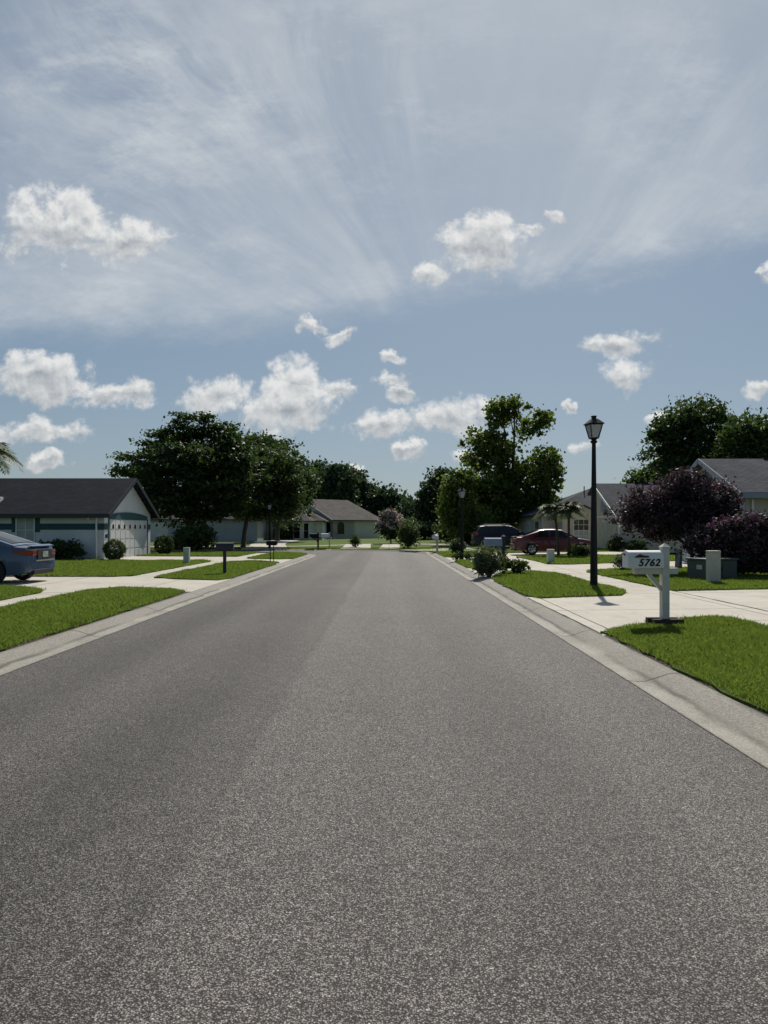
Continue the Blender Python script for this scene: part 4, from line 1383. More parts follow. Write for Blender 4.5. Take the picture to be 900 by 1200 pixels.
tree('crape_myrtle', 'small round tree with pale pink blossom at the end of the road', base_at(458, 66),
     B([(457, 612, 12, 12), (450, 620, 9, 9), (466, 618, 10, 10), (457, 604, 9, 7), (460, 625, 11, 6)], 66),
     3200, 0.20, 'leaf_dark', 0.07, cl=0.3, shell=0.3, fork=0.3, extra=('flower_pink', 4600, 0.17, 1.3), cat='tree')


def palm(name, label, X, Y, hgt, nf, flen, mat='palm_leaf', lean=(0, 0), tr=0.07, group=None, droop=1.0, cat='palm'):
    z = gz(X, Y)
    t = thing(name, label, cat, (X, Y, z), 0, group)
    top = Vector((lean[0], lean[1], hgt))
    m = MB().tube([(0, 0, -0.1), (lean[0] * 0.2, lean[1] * 0.2, hgt * 0.35), (lean[0] * 0.6, lean[1] * 0.6, hgt * 0.75), top], [tr * 1.25, tr, tr * 0.9, tr * 1.1], 9)
    m.build('trunk', 'palm_bark', t, smooth=True)
    MB().lathe([(tr * 0.9, -0.42), (tr * 1.9, -0.2), (tr * 2.0, -0.05), (tr * 0.8, 0.12)], 9, top).build('crown_boot', 'palm_bark', t, smooth=True)
    for i in range(nf):
        a = 2 * math.pi * i / nf + rng.normal() * 0.12
        el = R(12 + 62 * ((i * 0.618) % 1.0))
        L = flen * (0.85 + 0.3 * rng.random())
        d = Vector((math.cos(a), math.sin(a), 0))
        side = Vector((-math.sin(a), math.cos(a), 0))
        pts = []
        for s in np.linspace(0, 1, 9):
            pts.append(top + d * L * s * math.cos(el) + Vector((0, 0, L * (s * math.sin(el) - droop * 0.62 * s * s))))
        qs = []
        for s in np.linspace(0.14, 1.0, 26):
            f = s * 8
            j = min(int(f), 7)
            p = pts[j].lerp(pts[j + 1], f - j)
            tan = (pts[j + 1] - pts[j]).normalized()
            ll = L * 0.34 * (math.sin(math.pi * (0.12 + 0.82 * s)) ** 0.7)
            for sg in (-1, 1):
                out = (side * sg * 0.85 + tan * 0.55 + Vector((0, 0, -0.28 + rng.normal() * 0.12))).normalized() * ll
                w = tan * (L * 0.02)
                qs.append([p - w, p + out * 0.5 - w * 1.3 + Vector((0, 0, 0.01)), p + out, p + out * 0.5 + w * 1.3 + Vector((0, 0, 0.01)), p + w][0:1] + [p + out * 0.5 - w * 1.3, p + out, p + out * 0.5 + w * 1.3])
        for s0, s1 in zip(pts, pts[1:]):
            w = side * L * 0.008
            qs.append([s0 - w, s0 + w, s1 + w, s1 - w])
        quads('frond', np.array([[list(v) for v in q] for q in qs]), mat, t)
    return t


palm('palm', 'small palm with leaning trunk, left one before the red sedan', 8.85, 36.6, 2.28, 26, 1.25, lean=(-0.22, 0.0), group='small palms on the lawn by the red sedan')
palm('palm', 'small palm with upright trunk, right one before the red sedan', 9.25, 36.1, 2.32, 26, 1.2, lean=(0.0, 0.05), group='small palms on the lawn by the red sedan')
palm('palm', 'tall palm whose fronds show above the dark roof at the left edge', -31.6, 56.0, 7.6, 20, 2.9, lean=(0.0, 0), tr=0.14, droop=1.25)

# shrubs
bush('topiary', 'round clipped dark shrub left of the white garage door', (134.5 - 454) * 33.4 / FX, 33.4, 1.08, 0.98, 5200, 0.055, 'leaf_bush', shell=0.82, lobes=0, z=0.08, cl=0.045, jit=0.02)
bush('topiary', 'round clipped dark shrub right of the white garage door', -12.9, 40.9, 1.15, 1.15, 5200, 0.06, 'leaf_dark', shell=0.82, lobes=0, z=0.08, cl=0.045, jit=0.02)
for i, (px, w, h, lb) in enumerate([(52, 1.1, 0.85, 'dark wall shrub under the window of the white house'), (66, 1.3, 0.98, 'dark wall shrub, tallest of the row along the white house'), (82, 1.3, 0.85, 'dark wall shrub at the right end of the row along the white house')]):
    bush('wall_shrub', lb, (px - 454) * 33.6 / FX, 33.6, w, h, 1800, 0.09, 'leaf_bush', 'shrubs along the white house wall', z=0.09)
bush('broad_shrub', 'broad green shrub under the left spreading tree', -13.2, 49.0, 2.9, 1.7, 4600, 0.17, 'leaf_bush', z=0.08, cl=0.3)
bush('hedge_shrub', 'low dark shrub at the foot of the left spreading tree', -14.6, 50.5, 2.2, 1.0, 1600, 0.16, 'leaf_dark', z=0.08, cl=0.25)
bush('grassy_shrub', 'grey green willowy shrub spilling onto the kerb beside the dark mailbox post', 3.12, 21.7, 0.98, 0.92, 2600, 0.11, 'leaf_grey', aspect=4.5, cl=0.11, stems=9, shell=0.2)
bush('trailing_plant', 'sparse trailing plant right of the dark mailbox post', 4.12, 22.9, 1.0, 0.55, 420, 0.11, 'leaf_bush', aspect=2.6, cl=0.09, stems=7, shell=0.2)
bush('leafy_shrub', 'upright dark shrub on the verge where the road ends', (481 - 454) * 47.0 / FX, 52.0, 1.45, 2.1, 3000, 0.12, 'leaf_bush', cl=0.2, z=0.1)
bush('verge_shrub', 'dark shrub with pale flowers beside the second lamp', 3.95, 39.6, 0.85, 1.0, 1500, 0.09, 'leaf_dark', extra=('flower_pink', 130, 0.06, 0.5))
for X, Y, lb in ((3.35, 34.2, 'low tuft left of the second lamp foot'), (3.95, 34.3, 'low tuft right of the second lamp foot')):
    bush('tuft', lb, X, Y, 0.42, 0.30, 420, 0.07, 'leaf_bush', 'tufts at the lamp foot', cat='plant')
bush('conical_shrub', 'small conical shrub on the verge before the arched house', (416 - 454) * 55 / FX, 55.5, 0.75, 0.95, 900, 0.10, 'leaf_bush', z=0.1)
bush('front_shrub', 'low shrub with white flowers before the red sedan bonnet', 9.75, 35.6, 1.35, 0.62, 1700, 0.09, 'leaf_bush', extra=('flower_pink', 100, 0.05, 0.35))
bush('front_shrub', 'dark shrub at the corner of the cream garage wall', 14.0, 43.2, 1.3, 0.95, 1500, 0.10, 'leaf_dark')
bush('front_shrub', 'dark shrub below the cream side wall near the plum crape myrtle', 14.9, 42.6, 1.6, 0.7, 1500, 0.10, 'leaf_dark')
bush('front_shrub', 'pale green shrub behind the white number mailbox', 8.0, 24.0, 0.6, 0.55, 600, 0.07, 'leaf_grey')
bush('porch_shrub', 'round dark shrub between the windows of the hipped far house', -11.4, 78.7, 2.2, 1.75, 1500, 0.2, 'leaf_dark', cl=0.3)
bush('far_shrub', 'loose green shrub right of the pink crape myrtle', (473 - 454) * 75 / FX, 75, 2.6, 2.4, 1700, 0.22, 'leaf_bush', cl=0.35)
bush('far_shrub', 'dark shrub at the foot of the narrow dark tree', (498 - 454) * 80 / FX, 80, 3.4, 2.2, 1900, 0.24, 'leaf_far', cl=0.35)
bush('far_shrub', 'dark shrub below the lime green tree', (525 - 454) * 70 / FX, 70, 2.8, 1.9, 1900, 0.22, 'leaf_dark', cl=0.35)
bush('far_shrub', 'wide dark shrub left of the blue van', (545 - 454) * 62 / FX, 62, 2.6, 1.6, 1700, 0.18, 'leaf_dark', cl=0.3)

# ------------------------------------------------------------------ street furniture


def lamp_post(label, X, Y, hgt, group='street lamps along the road'):
    t = thing('street_lamp', label, 'street lamp', (X, Y, gz(X, Y)), R(8), group)
    hh = hgt - 0.60
    MB().lathe([(0.10, -0.1), (0.092, 0.05), (0.085, 0.9), (0.074, hh * 0.45), (0.056, hh * 0.8), (0.048, hh - 0.02)], 12).build('pole', 'black', t, smooth=True, auto=0.6)
    MB().lathe([(0.05, -0.06), (0.085, -0.03), (0.085, 0.0), (0.05, 0.02), (0.10, 0.07)], 12, (0, 0, hh)).build('collar', 'black', t)
    s2 = math.sqrt(2)
    zb, zt = hh + 0.07, hh + 0.40
    ln = MB()
    rb, rt = 0.085, 0.155
    for sx in (1, -1):
        for sy in (1, -1):
            ln.tube([(sx * rb, sy * rb, zb), (sx * rt, sy * rt, zt)], 0.014, 6)
    for r, z in ((rb, zb), (rt, zt)):
        for a, b in (((-1, -1), (1, -1)), ((1, -1), (1, 1)), ((1, 1), (-1, 1)), ((-1, 1), (-1, -1))):
            ln.tube([(a[0] * r, a[1] * r, z), (b[0] * r, b[1] * r, z)], 0.013, 6)
    ln.lathe([(rb * s2, -0.015), (rb * s2, 0.015)], 4, (0, 0, zb), math.pi / 4)
    fr = ln.build('lantern_frame', 'black', t)
    gl = MB()
    k = 0.955
    for a, b in (((-1, -1), (1, -1)), ((1, -1), (1, 1)), ((1, 1), (-1, 1)), ((-1, 1), (-1, -1))):
        pts = [Vector((a[0] * rb * k, a[1] * rb * k, zb + 0.02)), Vector((b[0] * rb * k, b[1] * rb * k, zb + 0.02)), Vector((b[0] * rt * k, b[1] * rt * k, zt - 0.01)), Vector((a[0] * rt * k, a[1] * rt * k, zt - 0.01))]
        n = (pts[1] - pts[0]).cross(pts[2] - pts[0]).normalized()
        MB().prism(pts, n * -0.004).build('pane', 'lantern_glass', fr)
    MB().lathe([(0.190 * s2, 0), (0.190 * s2, 0.02), (0.075 * s2, 0.135), (0.045 * s2, 0.14), (0.045 * s2, 0.19), (0.055 * s2, 0.195), (0.055 * s2, 0.215)], 4, (0, 0, zt + 0.005), math.pi / 4).build('lantern_cap', 'black', t)
    return t


lamp_post('tall black street lamp with glass lantern on the right verge', 5.08, 17.43, 4.22)
lamp_post('black street lamp before the lime green tree', 3.62, 34.4, 3.50)
lamp_post('black street lamp before the dark trees on the left', -8.75, 52.6, 3.45)


def mail_box_shell(L, W, hb, n=9):
    """side profile with an arched roof, length along x, from x = -L to 0"""
    pts = [(-W / 2, 0), (W / 2, 0)] + [(W / 2 * math.cos(a), hb + W / 2 * math.sin(a)) for a in np.linspace(0, math.pi, n)]
    return pts


def number_text(parent, txt, size, loc, shear=0.28):
    c = bpy.data.curves.new('number', 'FONT')
    c.body = txt
    c.size = size
    c.shear = shear
    c.extrude = 0.001
    c.offset = size * 0.026
    c.space_character = 1.12
    c.align_x = 'CENTER'
    to = bpy.data.objects.new('tmp_text', c)
    col.objects.link(to)
    dg = bpy.context.evaluated_depsgraph_get()
    me = bpy.data.meshes.new_from_object(to.evaluated_get(dg))
    bpy.data.objects.remove(to)
    bm = bmesh.new()                                # two passes a few mm apart make the strokes bold
    bm.from_mesh(me)
    me.transform(Matrix.Translation((0.006, 0, 0.0006)))
    bm.from_mesh(me)
    bm.to_mesh(me)
    bm.free()
    me.transform(Matrix.Translation(loc) @ Matrix.Rotation(R(90), 4, 'X'))
    me.materials.clear()
    return link('number', me, 'ink', parent)


def post_mailbox(label, X, Y, rz=0.0, box='white', post='vinyl', flag='flag_red', number=None, group=None, z=None, k=1.0, base=False, pw=0.058):
    """post with the box to its left on an arm; the box length runs across the road's edge"""
    t = thing('mailbox', label, 'mailbox', (X, Y, gz(X, Y) if z is None else z), rz, group)
    p = MB().box(-pw, pw, -pw, pw, -0.2, 1.24 * k)
    ps = p.build('post', post, t, bevel=0.006)
    MB().lathe([(pw * 1.6, 0), (pw * 1.6, 0.018), (pw * 1.25, 0.03), (0.004, 0.075)], 4, (0, 0, 1.24 * k), math.pi / 4).build('post_cap', post, ps)
    a = MB().box(-0.50, 0.20, -0.045, 0.045, 0.83 * k, 0.925 * k)
    a.build('arm', post, t, bevel=0.005)
    b = MB().prism([(-0.30, -0.028, 0.829 * k), (-0.22, -0.028, 0.829 * k), (-pw, -0.028, 0.63 * k), (-pw, -0.028, 0.55 * k)], (0, 0.056, 0))
    b.build('brace', post, t)
    L, W, hb = 0.55, 0.235, 0.155
    x1 = -pw - 0.004
    pts = mail_box_shell(L, W, hb)
    z0 = 0.928 * k
    bx = MB().prism([(x1, y, z0 + zz) for y, zz in pts], (-L, 0, 0)).build('box', box, t, smooth=True, auto=0.5)
    MB().prism([(x1 - L - 0.002, y * 1.03, z0 + 0.003 + zz * 1.015) for y, zz in pts], (-0.018, 0, 0)).build('door', box, bx, smooth=True, auto=0.5)
    MB().tube([(x1 - L - 0.02, 0, z0 + 0.2), (x1 - L - 0.05, 0, z0 + 0.22)], 0.012, 6).build('handle', 'black', bx)
    if flag:
        f = MB().prism([(x1 - L + 0.08, -W / 2 - 0.012, z0 + 0.165), (x1 - L + 0.31, -W / 2 - 0.012, z0 + 0.165), (x1 - L + 0.31, -W / 2 - 0.012, z0 + 0.188), (x1 - L + 0.22, -W / 2 - 0.012, z0 + 0.200), (x1 - L + 0.16, -W / 2 - 0.012, z0 + 0.222), (x1 - L + 0.11, -W / 2 - 0.012, z0 + 0.196)], (0, 0.006, 0))
        f.lathe([(0.012, -0.01), (0.012, 0.0)], 8, (x1 - L + 0.29, -W / 2 - 0.006, z0 + 0.176))
        f.build('flag', flag, bx)
    if number:
        number_text(bx, number, 0.155, Vector((x1 - L * 0.44, -W / 2 - 0.001, z0 + 0.035)))
    if base:
        s = MB().box(-0.24, 0.24, -0.16, -0.062, -0.02, 0.135)
        s.build('base_board', 'wood_dark', t)
        MB().box(-0.24, 0.24, 0.062, 0.16, -0.02, 0.135).build('base_board', 'wood_dark', t)
    return t


post_mailbox('white mailbox numbered 5762 on a white post on the right verge', 4.155, 10.62, R(3), number='5762', base=True).scale = (0.95, 0.95, 0.955)
post_mailbox('grey topped mailbox on a dark post beside the willowy shrub', 3.82, 23.3, R(2), box='trim_blue', post='dark_navy', flag=None, k=0.98)
post_mailbox('small white mailbox on a white post near the right kerb bend', 3.12, 44.4, R(68), box='white', flag=None, k=0.93)
post_mailbox('black mailbox on a black post before the far houses', -5.15, 52.6, R(0), box='black', post='black', flag=None, k=0.95)
post_mailbox('white mailbox on a thin white post before the arched far house', -4.3, 52.6, R(0), box='white', flag=None, k=0.95, pw=0.045)


def top_mailbox(label, X, Y, posts, L, W, hb, ztop, rz, mat, name='mailbox'):
    """box standing on top of one or two posts"""
    z = gz(X, Y)
    t = thing(name, label, 'mailbox', (X, Y, z), rz)
    zb = ztop - hb - W / 2
    for px, r in posts:
        m = MB().box(px - r, px + r, -r, r, -0.2, zb - 0.03)
        m.build('post', mat, t, bevel=0.003)
    MB().box(-L * 0.45, L * 0.45, -W * 0.35, W * 0.35, zb - 0.03, zb - 0.003).build('arm', mat, t)
    pts = mail_box_shell(L, W, hb)
    b = MB().prism([(L / 2, y, zb + q) for y, q in pts], (-L, 0, 0)).build('box', mat, t, smooth=True, auto=0.5)
    MB().prism([(L / 2 + 0.002, y * 1.03, zb + 0.002 + q * 1.02) for y, q in pts], (0.015, 0, 0)).build('door', mat, b, smooth=True, auto=0.5)
    MB().box(L * 0.1, L * 0.13, -W / 2 - 0.012, -W / 2 - 0.003, zb + 0.05, zb + 0.17).build('flag', 'flag_red', b)
    return t


top_mailbox('dark mailbox on a single thick post on the left verge', -5.26, 22.9, [(0.0, 0.05)], 0.54, 0.20, 0.15, 1.04, R(4), 'dark_navy')
top_mailbox('black mailbox on two thin posts on the left verge', -5.1, 31.2, [(-0.06, 0.016), (0.09, 0.016)], 0.46, 0.16, 0.10, 0.97, R(0), 'black')


def pedestal(label, X, Y, w, d, h, mat, rz=0.0, group='utility pedestals on the lawns'):
    t = thing('utility_pedestal', label, 'utility box', (X, Y, gz(X, Y)), rz, group)
    MB().box(-w / 2, w / 2, -d / 2, d / 2, -0.05, h * 0.93).build('body', mat, t, bevel=0.008)
    MB().box(-w / 2 - 0.006, w / 2 + 0.006, -d / 2 - 0.006, d / 2 + 0.006, h * 0.93 + 0.002, h).build('lid', mat, t, bevel=0.012)
    MB().box(-w * 0.3, w * 0.3, -d / 2 - 0.006, -d / 2 - 0.001, h * 0.62, h * 0.74).build('plate', 'util_pale', t)
    return t


pedestal('square beige utility pedestal before the green utility box', 8.42, 18.3, 0.28, 0.24, 0.86, 'util_beige', R(-2))
pedestal('small pale green pedestal on the lawn before the red sedan', 6.75, 29.3, 0.27, 0.24, 0.60, 'util_pale')
pedestal('pale green pedestal on the lawn before the white garage', -8.5, 30.0, 0.24, 0.22, 0.70, 'util_pale')

# pad-mounted transformer cabinet
X, Y = 8.95, 19.55
t = thing('utility_cabinet', 'wide dark green utility box under the purple crape myrtle', 'utility box', (X, Y, gz(X, Y)), R(20))
t.scale = (0.88, 0.88, 0.92)
MB().box(-0.62, 0.72, -0.42, 0.5, -0.06, 0.06).build('pad', 'concrete', t)
MB().box(-0.56, 0.66, -0.36, 0.44, 0.06, 0.60).build('body', 'util_green', t, bevel=0.015)
MB().box(-0.60, 0.70, -0.40, 0.48, 0.603, 0.665).build('lid', 'util_green', t, bevel=0.02)
d = MB().box(-0.5, 0.03, -0.385, -0.363, 0.10, 0.56).build('door', 'util_green', t, bevel=0.004)
MB().box(-0.04, 0.0, -0.405, -0.387, 0.28, 0.38).build('handle', 'black', d)
MB().box(0.07, 0.6, -0.385, -0.363, 0.10, 0.56).build('door', 'util_green', t, bevel=0.004)
MB().box(-0.585, -0.563, -0.2, 0.02, 0.34, 0.47).build('notice', 'util_pale', t)

# small garden banner on a stick left of the cabinet
X, Y = 8.62, 20.9
t = thing('garden_flag', 'faded small garden flag hanging left of the green utility box', 'flag', (X, Y, gz(X, Y)), R(10))
MB().tube([(-0.13, 0, -0.1), (-0.13, 0, 0.80), (-0.11, 0, 0.83), (0.12, 0, 0.82)], 0.008, 6).build('pole', 'black', t)
vs, fs = [], []
for j in range(9):
    for i in range(7):
        a = i / 6; b = j / 8
        vs.append((-0.10 + 0.20 * a - 0.03 * b * (1 - a), 0.03 * math.sin(a * 7 + b * 2) * (0.3 + b), 0.81 - 0.55 * b))
for j in range(8):
    for i in range(6):
        fs.append((j * 7 + i, j * 7 + i + 1, (j + 1) * 7 + i + 1, (j + 1) * 7 + i))
n = len(vs)
top_ = [(x, y + 0.006, z) for x, y, z in vs]
mb = MB().add(vs, fs).add(top_, fs)
mb.build('cloth', 'cloth', t, smooth=True)

# ------------------------------------------------------------------ cars


def interp(xs, ys, x):
    return float(np.interp(x, xs, ys))


def car(name, label, paint, spec, loc, rz):
    """length runs along +x from the rear (x = 0) to the nose (x = L)"""
    t = thing(name, label, spec['cat'], loc, rz)
    L, wr = spec['L'], spec['wheel_r']
    xw = spec['axles']
    xs = sorted(set([0, 0.04, 0.12, 0.25, 0.4, 0.6, 0.85, L - 0.85, L - 0.55, L - 0.35, L - 0.2, L - 0.08, L - 0.02, L] + [xx for a in xw for xx in np.linspace(a - wr * 1.18, a + wr * 1.18, 11)] + list(np.linspace(1.8, L - 1.8, 5))))
    body = []
    for x in xs:
        zt = interp(spec['top_x'], spec['top_z'], x)
        hw = interp(spec['w_x'], spec['w_y'], x)
        zb = interp([0, 0.1, 0.5, L - 0.5, L - 0.1, L], [0.36, 0.28, 0.22, 0.2, 0.24, 0.30], x)
        for a in xw:
            q = (wr * 1.16) ** 2 - (x - a) ** 2
            if q > 0:
                zb = max(zb, wr + math.sqrt(q) * 0.98)
        zb = min(zb, zt - 0.12)
        zm = min(max(zb + 0.03, 0.56), zt - 0.09)
        ring = [(hw * 0.90, zb), (hw * 0.975, min(zb + 0.02, zm - 0.01)), (hw, zm), (hw * 0.985, zm * 0.35 + zt * 0.65 - 0.02), (hw * 0.93, zt - 0.025), (hw * 0.80, zt), (hw * 0.4, zt + 0.018), (0, zt + 0.022)]
        body.append([(x, y, z) for y, z in ring] + [(x, -y, z) for y, z in ring[::-1][1:]])
    k = len(body[0])
    vs = [p for r in body for p in r]
    fs = []
    for i in range(len(body) - 1):
        for j in range(k - 1):
            fs.append((i * k + j, i * k + j + 1, (i + 1) * k + j + 1, (i + 1) * k + j))
        fs.append((i * k + k - 1, i * k, (i + 1) * k, (i + 1) * k + k - 1))
    fs.append(tuple(range(k)))
    fs.append(tuple((len(body) - 1) * k + j for j in range(k))[::-1])
    MB().add(vs, fs).build('body', paint, t, smooth=True, auto=0.62)
    # cabin
    cx, cz, cw, cb = spec['cab_x'], spec['cab_z'], spec['cab_w'], spec['cab_base']
    xs2 = sorted(set(list(np.linspace(cx[0], cx[-1], 19)) + list(cx)))
    cab = []
    for x in xs2:
        zt = interp(cx, cz, x)
        wt = interp(cx, cw, x)
        zb = interp(spec['top_x'], spec['top_z'], x) - 0.03
        wb = interp(spec['w_x'], spec['w_y'], x) * 0.90
        zt = max(zt, zb + 0.01)
        f = (zt - zb) / (max(cz) - zb)
        w1 = wb + (wt - wb) * min(1, f)
        ring = [(wb, zb), (w1 + 0.02, zt - 0.05 * min(1, f)), (w1 * 0.90, zt), (w1 * 0.45, zt + 0.022), (0, zt + 0.03)]
        cab.append([(x, y, z) for y, z in ring] + [(x, -y, z) for y, z in ring[::-1][1:]])
    k = len(cab[0])
    vs = [p for r in cab for p in r]
    fs = []
    for i in range(len(cab) - 1):
        for j in range(k - 1):
            fs.append((i * k + j, i * k + j + 1, (i + 1) * k + j + 1, (i + 1) * k + j))
    fs.append(tuple(range(k)))
    fs.append(tuple((len(cab) - 1) * k + j for j in range(k))[::-1])
    MB().add(vs, fs).build('roof', paint, t, smooth=True, auto=0.7)

    def cab_pt(x, lev, sg):
        zt = interp(cx, cz, x); wt = interp(cx, cw, x)
        zb = interp(spec['top_x'], spec['top_z'], x) - 0.03
        wb = interp(spec['w_x'], spec['w_y'], x) * 0.90
        f = (zt - zb) / (max(cz) - zb)
        w1 = wb + (wt - wb) * min(1, f) + 0.02
        zz = zt - 0.05 * min(1, f)
        return Vector((x, sg * (wb + (w1 - wb) * lev + 0.006), zb + (zz - zb) * lev))
    for sg in (1, -1):
        for (x0, x1) in spec['side_glass']:
            n = 8
            lo = [cab_pt(x, 0.16, sg) for x in np.linspace(x0[0], x1[0], n)]
            hi = [cab_pt(x, 0.92, sg) for x in np.linspace(x0[1], x1[1], n)]
            fs = [(i, i + 1, n + i + 1, n + i) for i in range(n - 1)]
            m = MB().add(lo + hi, fs)
            m.add([p - Vector((0, sg * 0.004, 0)) for p in lo + hi], fs)
            m.build('side_window', 'glass', t, smooth=True)
    for nm, (xa, xb) in (('rear_window', spec['rear_glass']), ('windshield', spec['front_glass'])):
        vs, fs = [], []
        n = 9
        xx = np.linspace(xa, xb, 6)
        for x in xx:
            zt = interp(cx, cz, x); wt = interp(cx, cw, x)
            zb = interp(spec['top_x'], spec['top_z'], x) - 0.03
            wb = interp(spec['w_x'], spec['w_y'], x) * 0.90
            f = min(1, (zt - zb) / (max(cz) - zb))
            w1 = wb + (wt - wb) * f
            for yy in np.linspace(-0.84, 0.84, n):
                vs.append((x + (0.006 if nm == 'windshield' else -0.006), w1 * yy, zt + 0.030 - 0.03 * yy * yy / 0.7 + 0.012))
        for i in range(5):
            for j in range(n - 1):
                fs.append((i * n + j, i * n + j + 1, (i + 1) * n + j + 1, (i + 1) * n + j))
        m = MB().add(vs, fs)
        m.build(nm, 'glass', t, smooth=True)
    hw0 = interp(spec['w_x'], spec['w_y'], xw[0])
    for ax in xw:
        for sg in (1, -1):
            y = sg * (interp(spec['w_x'], spec['w_y'], ax) - 0.12)
            w = thing_part('wheel', t)
            w.location = (ax, y, wr)
            n = 22
            prof = [(-0.10, wr * 0.66), (-0.105, wr * 0.9), (-0.07, wr), (0.07, wr), (0.105, wr * 0.9), (0.10, wr * 0.66)]
            vs = [(r * math.cos(2 * math.pi * j / n), q, r * math.sin(2 * math.pi * j / n)) for q, r in prof for j in range(n)]
            fs = [(i * n + j, i * n + (j + 1) % n, ((i + 1) % 6) * n + (j + 1) % n, ((i + 1) % 6) * n + j) for i in range(6) for j in range(n)]
            MB().add(vs, fs).build('tyre', 'rubber', w, smooth=True, auto=0.8)
            rm = MB()
            vs = [(r * math.cos(2 * math.pi * j / n), sg * q, r * math.sin(2 * math.pi * j / n)) for q, r in ((0.02, wr * 0.66), (0.09, wr * 0.66), (0.095, wr * 0.58), (0.03, wr * 0.56)) for j in range(n)]
            fs = [(i * n + j, i * n + (j + 1) % n, ((i + 1) % 4) * n + (j + 1) % n, ((i + 1) % 4) * n + j) for i in range(4) for j in range(n)]
            rm.add(vs, fs)
            for q in range(5):
                a = 2 * math.pi * q / 5 + 0.3
                dd = Vector((math.cos(a), 0, math.sin(a))); ee = Vector((-math.sin(a), 0, math.cos(a)))
                rm.obox(dd * wr * 0.32 + Vector((0, sg * 0.07, 0)), dd * wr * 0.28, Vector((0, 0.012, 0)), ee * wr * 0.09)
            rm.lathe([(0.03, -0.01), (0.06, 0.01)], 10)
            rm.build('rim', 'alloy', w)
    # lamps, plate, trim
    for sg in (1, -1):
        (x_in, x_out), zl = spec['tail']
        st = [(-0.016, 0.40), (-0.014, interp(spec['w_x'], spec['w_y'], 0.0) * 0.97), (0.10, interp(spec['w_x'], spec['w_y'], 0.1) + 0.012), (x_out, interp(spec['w_x'], spec['w_y'], x_out) + 0.010)]
        m = MB()
        for (xa, ya), (xb, yb), za, zb_ in zip(st, st[1:], (zl[0] + 0.02, zl[0], zl[0] + 0.02), (zl[0], zl[0] + 0.02, zl[0] + 0.09)):
            m.prism([(xa, sg * ya, za), (xb, sg * yb, zb_), (xb, sg * yb, zl[1]), (xa, sg * ya, zl[1])], (0.02, -sg * 0.03, 0))
        m.build('tail_light', 'tail_red', t)
        hx = L - 0.03
        h2 = interp(spec['w_x'], spec['w_y'], L - 0.35)
        h1 = interp(spec['w_x'], spec['w_y'], L - 0.06)
        MB().prism([(L - 0.40, sg * (h2 + 0.008), spec['head_z']), (L - 0.06, sg * (h1 + 0.008), spec['head_z'] - 0.06), (L + 0.005, sg * h1 * 0.62, spec['head_z'] - 0.07), (L + 0.005, sg * h1 * 0.62, spec['head_z'] - 0.18), (L - 0.06, sg * (h1 + 0.008), spec['head_z'] - 0.19)], (-0.03, -sg * 0.03, 0)).build('headlight', 'lens_clear', t)
        for x in spec['handles']:
            y = interp(spec['w_x'], spec['w_y'], x)
            MB().obox((x, sg * (y + 0.006), spec['handle_z']), (0.09, 0, 0), (0, 0.014, 0), (0, 0, 0.016)).build('door_handle', paint, t)
        MB().obox((spec['mirror_x'], sg * (interp(spec['w_x'], spec['w_y'], spec['mirror_x']) + 0.05), spec['mirror_z']), (0.06, 0.02, 0), (0, 0.09, 0), (0, 0, 0.06)).build('mirror', paint, t, bevel=0.02)
    pl = MB().box(-0.034, -0.018, -0.40, 0.40, spec['plate_z'] - 0.13, spec['plate_z'] + 0.13).build('plate_recess', 'plastic', t)
    MB().box(-0.044, -0.036, -0.155, 0.155, spec['plate_z'] - 0.08, spec['plate_z'] + 0.08).build('license_plate', 'plate', pl)
    MB().box(-0.045, -0.02, -0.52, 0.52, spec['plate_z'] - 0.185, spec['plate_z'] - 0.145).build('chrome_strip', 'chrome', t)
    MB().box(-0.012, 0.2, -0.56, 0.56, 0.24, 0.37).build('rear_bumper', 'plastic', t, bevel=0.02)
    if spec['cat'] == 'car':
        MB().prism([(0.02, -0.62, 0.99), (0.16, -0.66, 1.03), (0.16, 0.66, 1.03), (0.02, 0.62, 0.99)], (0, 0, 0.022)).build('spoiler', paint, t)
    if spec.get('rails'):
        for sg in (1, -1):
            MB().tube([(spec['rails'][0], sg * 0.55, spec['rails'][2]), (spec['rails'][0] + 0.1, sg * 0.55, spec['rails'][2] + 0.05), (spec['rails'][1] - 0.1, sg * 0.55, spec['rails'][2] + 0.05), (spec['rails'][1], sg * 0.55, spec['rails'][2])], 0.02, 6).build('roof_rail', 'alloy', t)
    return t


def thing_part(name, parent):
    o = bpy.data.objects.new(name, None)
    col.objects.link(o)
    o.parent = parent
    return o


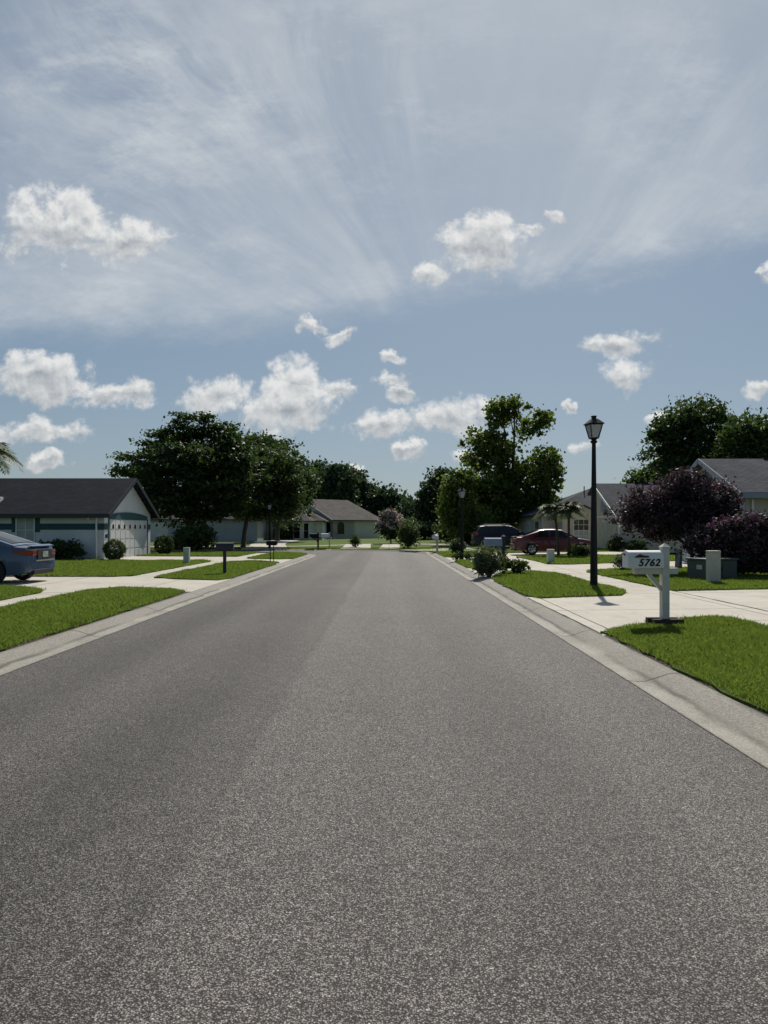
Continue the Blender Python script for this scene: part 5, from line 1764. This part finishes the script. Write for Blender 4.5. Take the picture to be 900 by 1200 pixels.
SEDAN = dict(cat='car', L=4.75, wheel_r=0.33, axles=(0.98, 3.78), head_z=0.78, handle_z=0.84, handles=(1.75, 2.75), mirror_x=3.15, mirror_z=0.98, plate_z=0.78,
             top_x=[0, 0.05, 0.12, 0.5, 1.0, 2.0, 3.2, 3.7, 4.3, 4.6, 4.72, 4.75], top_z=[0.70, 0.90, 0.985, 1.02, 1.0, 0.96, 0.95, 0.93, 0.84, 0.74, 0.64, 0.58],
             w_x=[0, 0.1, 0.35, 0.9, 2.3, 3.8, 4.4, 4.65, 4.75], w_y=[0.66, 0.80, 0.87, 0.90, 0.91, 0.90, 0.84, 0.70, 0.58],
             cab_x=[0.42, 1.45, 1.8, 2.3, 2.75, 3.62], cab_z=[1.03, 1.39, 1.435, 1.44, 1.40, 0.96], cab_w=[0.70, 0.60, 0.59, 0.59, 0.60, 0.72], cab_base=0.95,
             side_glass=[((1.08, 1.42), (1.98, 1.94)), ((2.06, 2.02), (3.22, 2.72))], rear_glass=(0.55, 1.40), front_glass=(2.85, 3.52),
             tail=((0.05, 0.42), (0.74, 0.90)))
VAN = dict(cat='van', L=4.75, wheel_r=0.34, axles=(0.95, 3.75), head_z=0.88, handle_z=0.98, handles=(1.75, 2.75), mirror_x=3.25, mirror_z=1.1, plate_z=0.86,
           top_x=[0, 0.05, 0.12, 0.5, 1.0, 2.0, 3.3, 3.8, 4.4, 4.62, 4.72, 4.75], top_z=[0.85, 0.98, 1.0, 1.0, 1.0, 1.0, 1.02, 1.0, 0.92, 0.82, 0.7, 0.6],
           w_x=[0, 0.1, 0.35, 0.9, 2.3, 3.8, 4.4, 4.65, 4.75], w_y=[0.78, 0.86, 0.90, 0.92, 0.93, 0.92, 0.86, 0.74, 0.62],
           cab_x=[0.06, 0.42, 0.9, 2.0, 2.7, 3.75], cab_z=[1.03, 1.55, 1.62, 1.63, 1.57, 1.04], cab_w=[0.76, 0.70, 0.69, 0.68, 0.68, 0.74], cab_base=1.0,
           side_glass=[((0.32, 0.52), (1.05, 1.05)), ((1.13, 1.13), (2.05, 2.02)), ((2.13, 2.10), (3.35, 2.78))], rear_glass=(0.12, 0.36), front_glass=(2.85, 3.6),
           tail=((0.05, 0.28), (0.85, 1.10)), rails=(0.7, 2.6, 1.66))
car('sedan', 'blue sedan with rear towards the road on the left driveway', 'paint_blue', SEDAN, (-9.60, 19.8, 0.075), R(180))
car('sedan', 'dark red sedan parked on the right driveway behind the palms', 'paint_red', SEDAN, (6.92, 39.2, gz(8, 39) + 0.01), 0.0).scale = (0.95, 0.95, 0.97)
car('van', 'dark blue van parked left of the red sedan', 'paint_navy', VAN, (6.25, 51.8, gz(8, 52) + 0.075), R(2))

print('blades', N_BLADES)
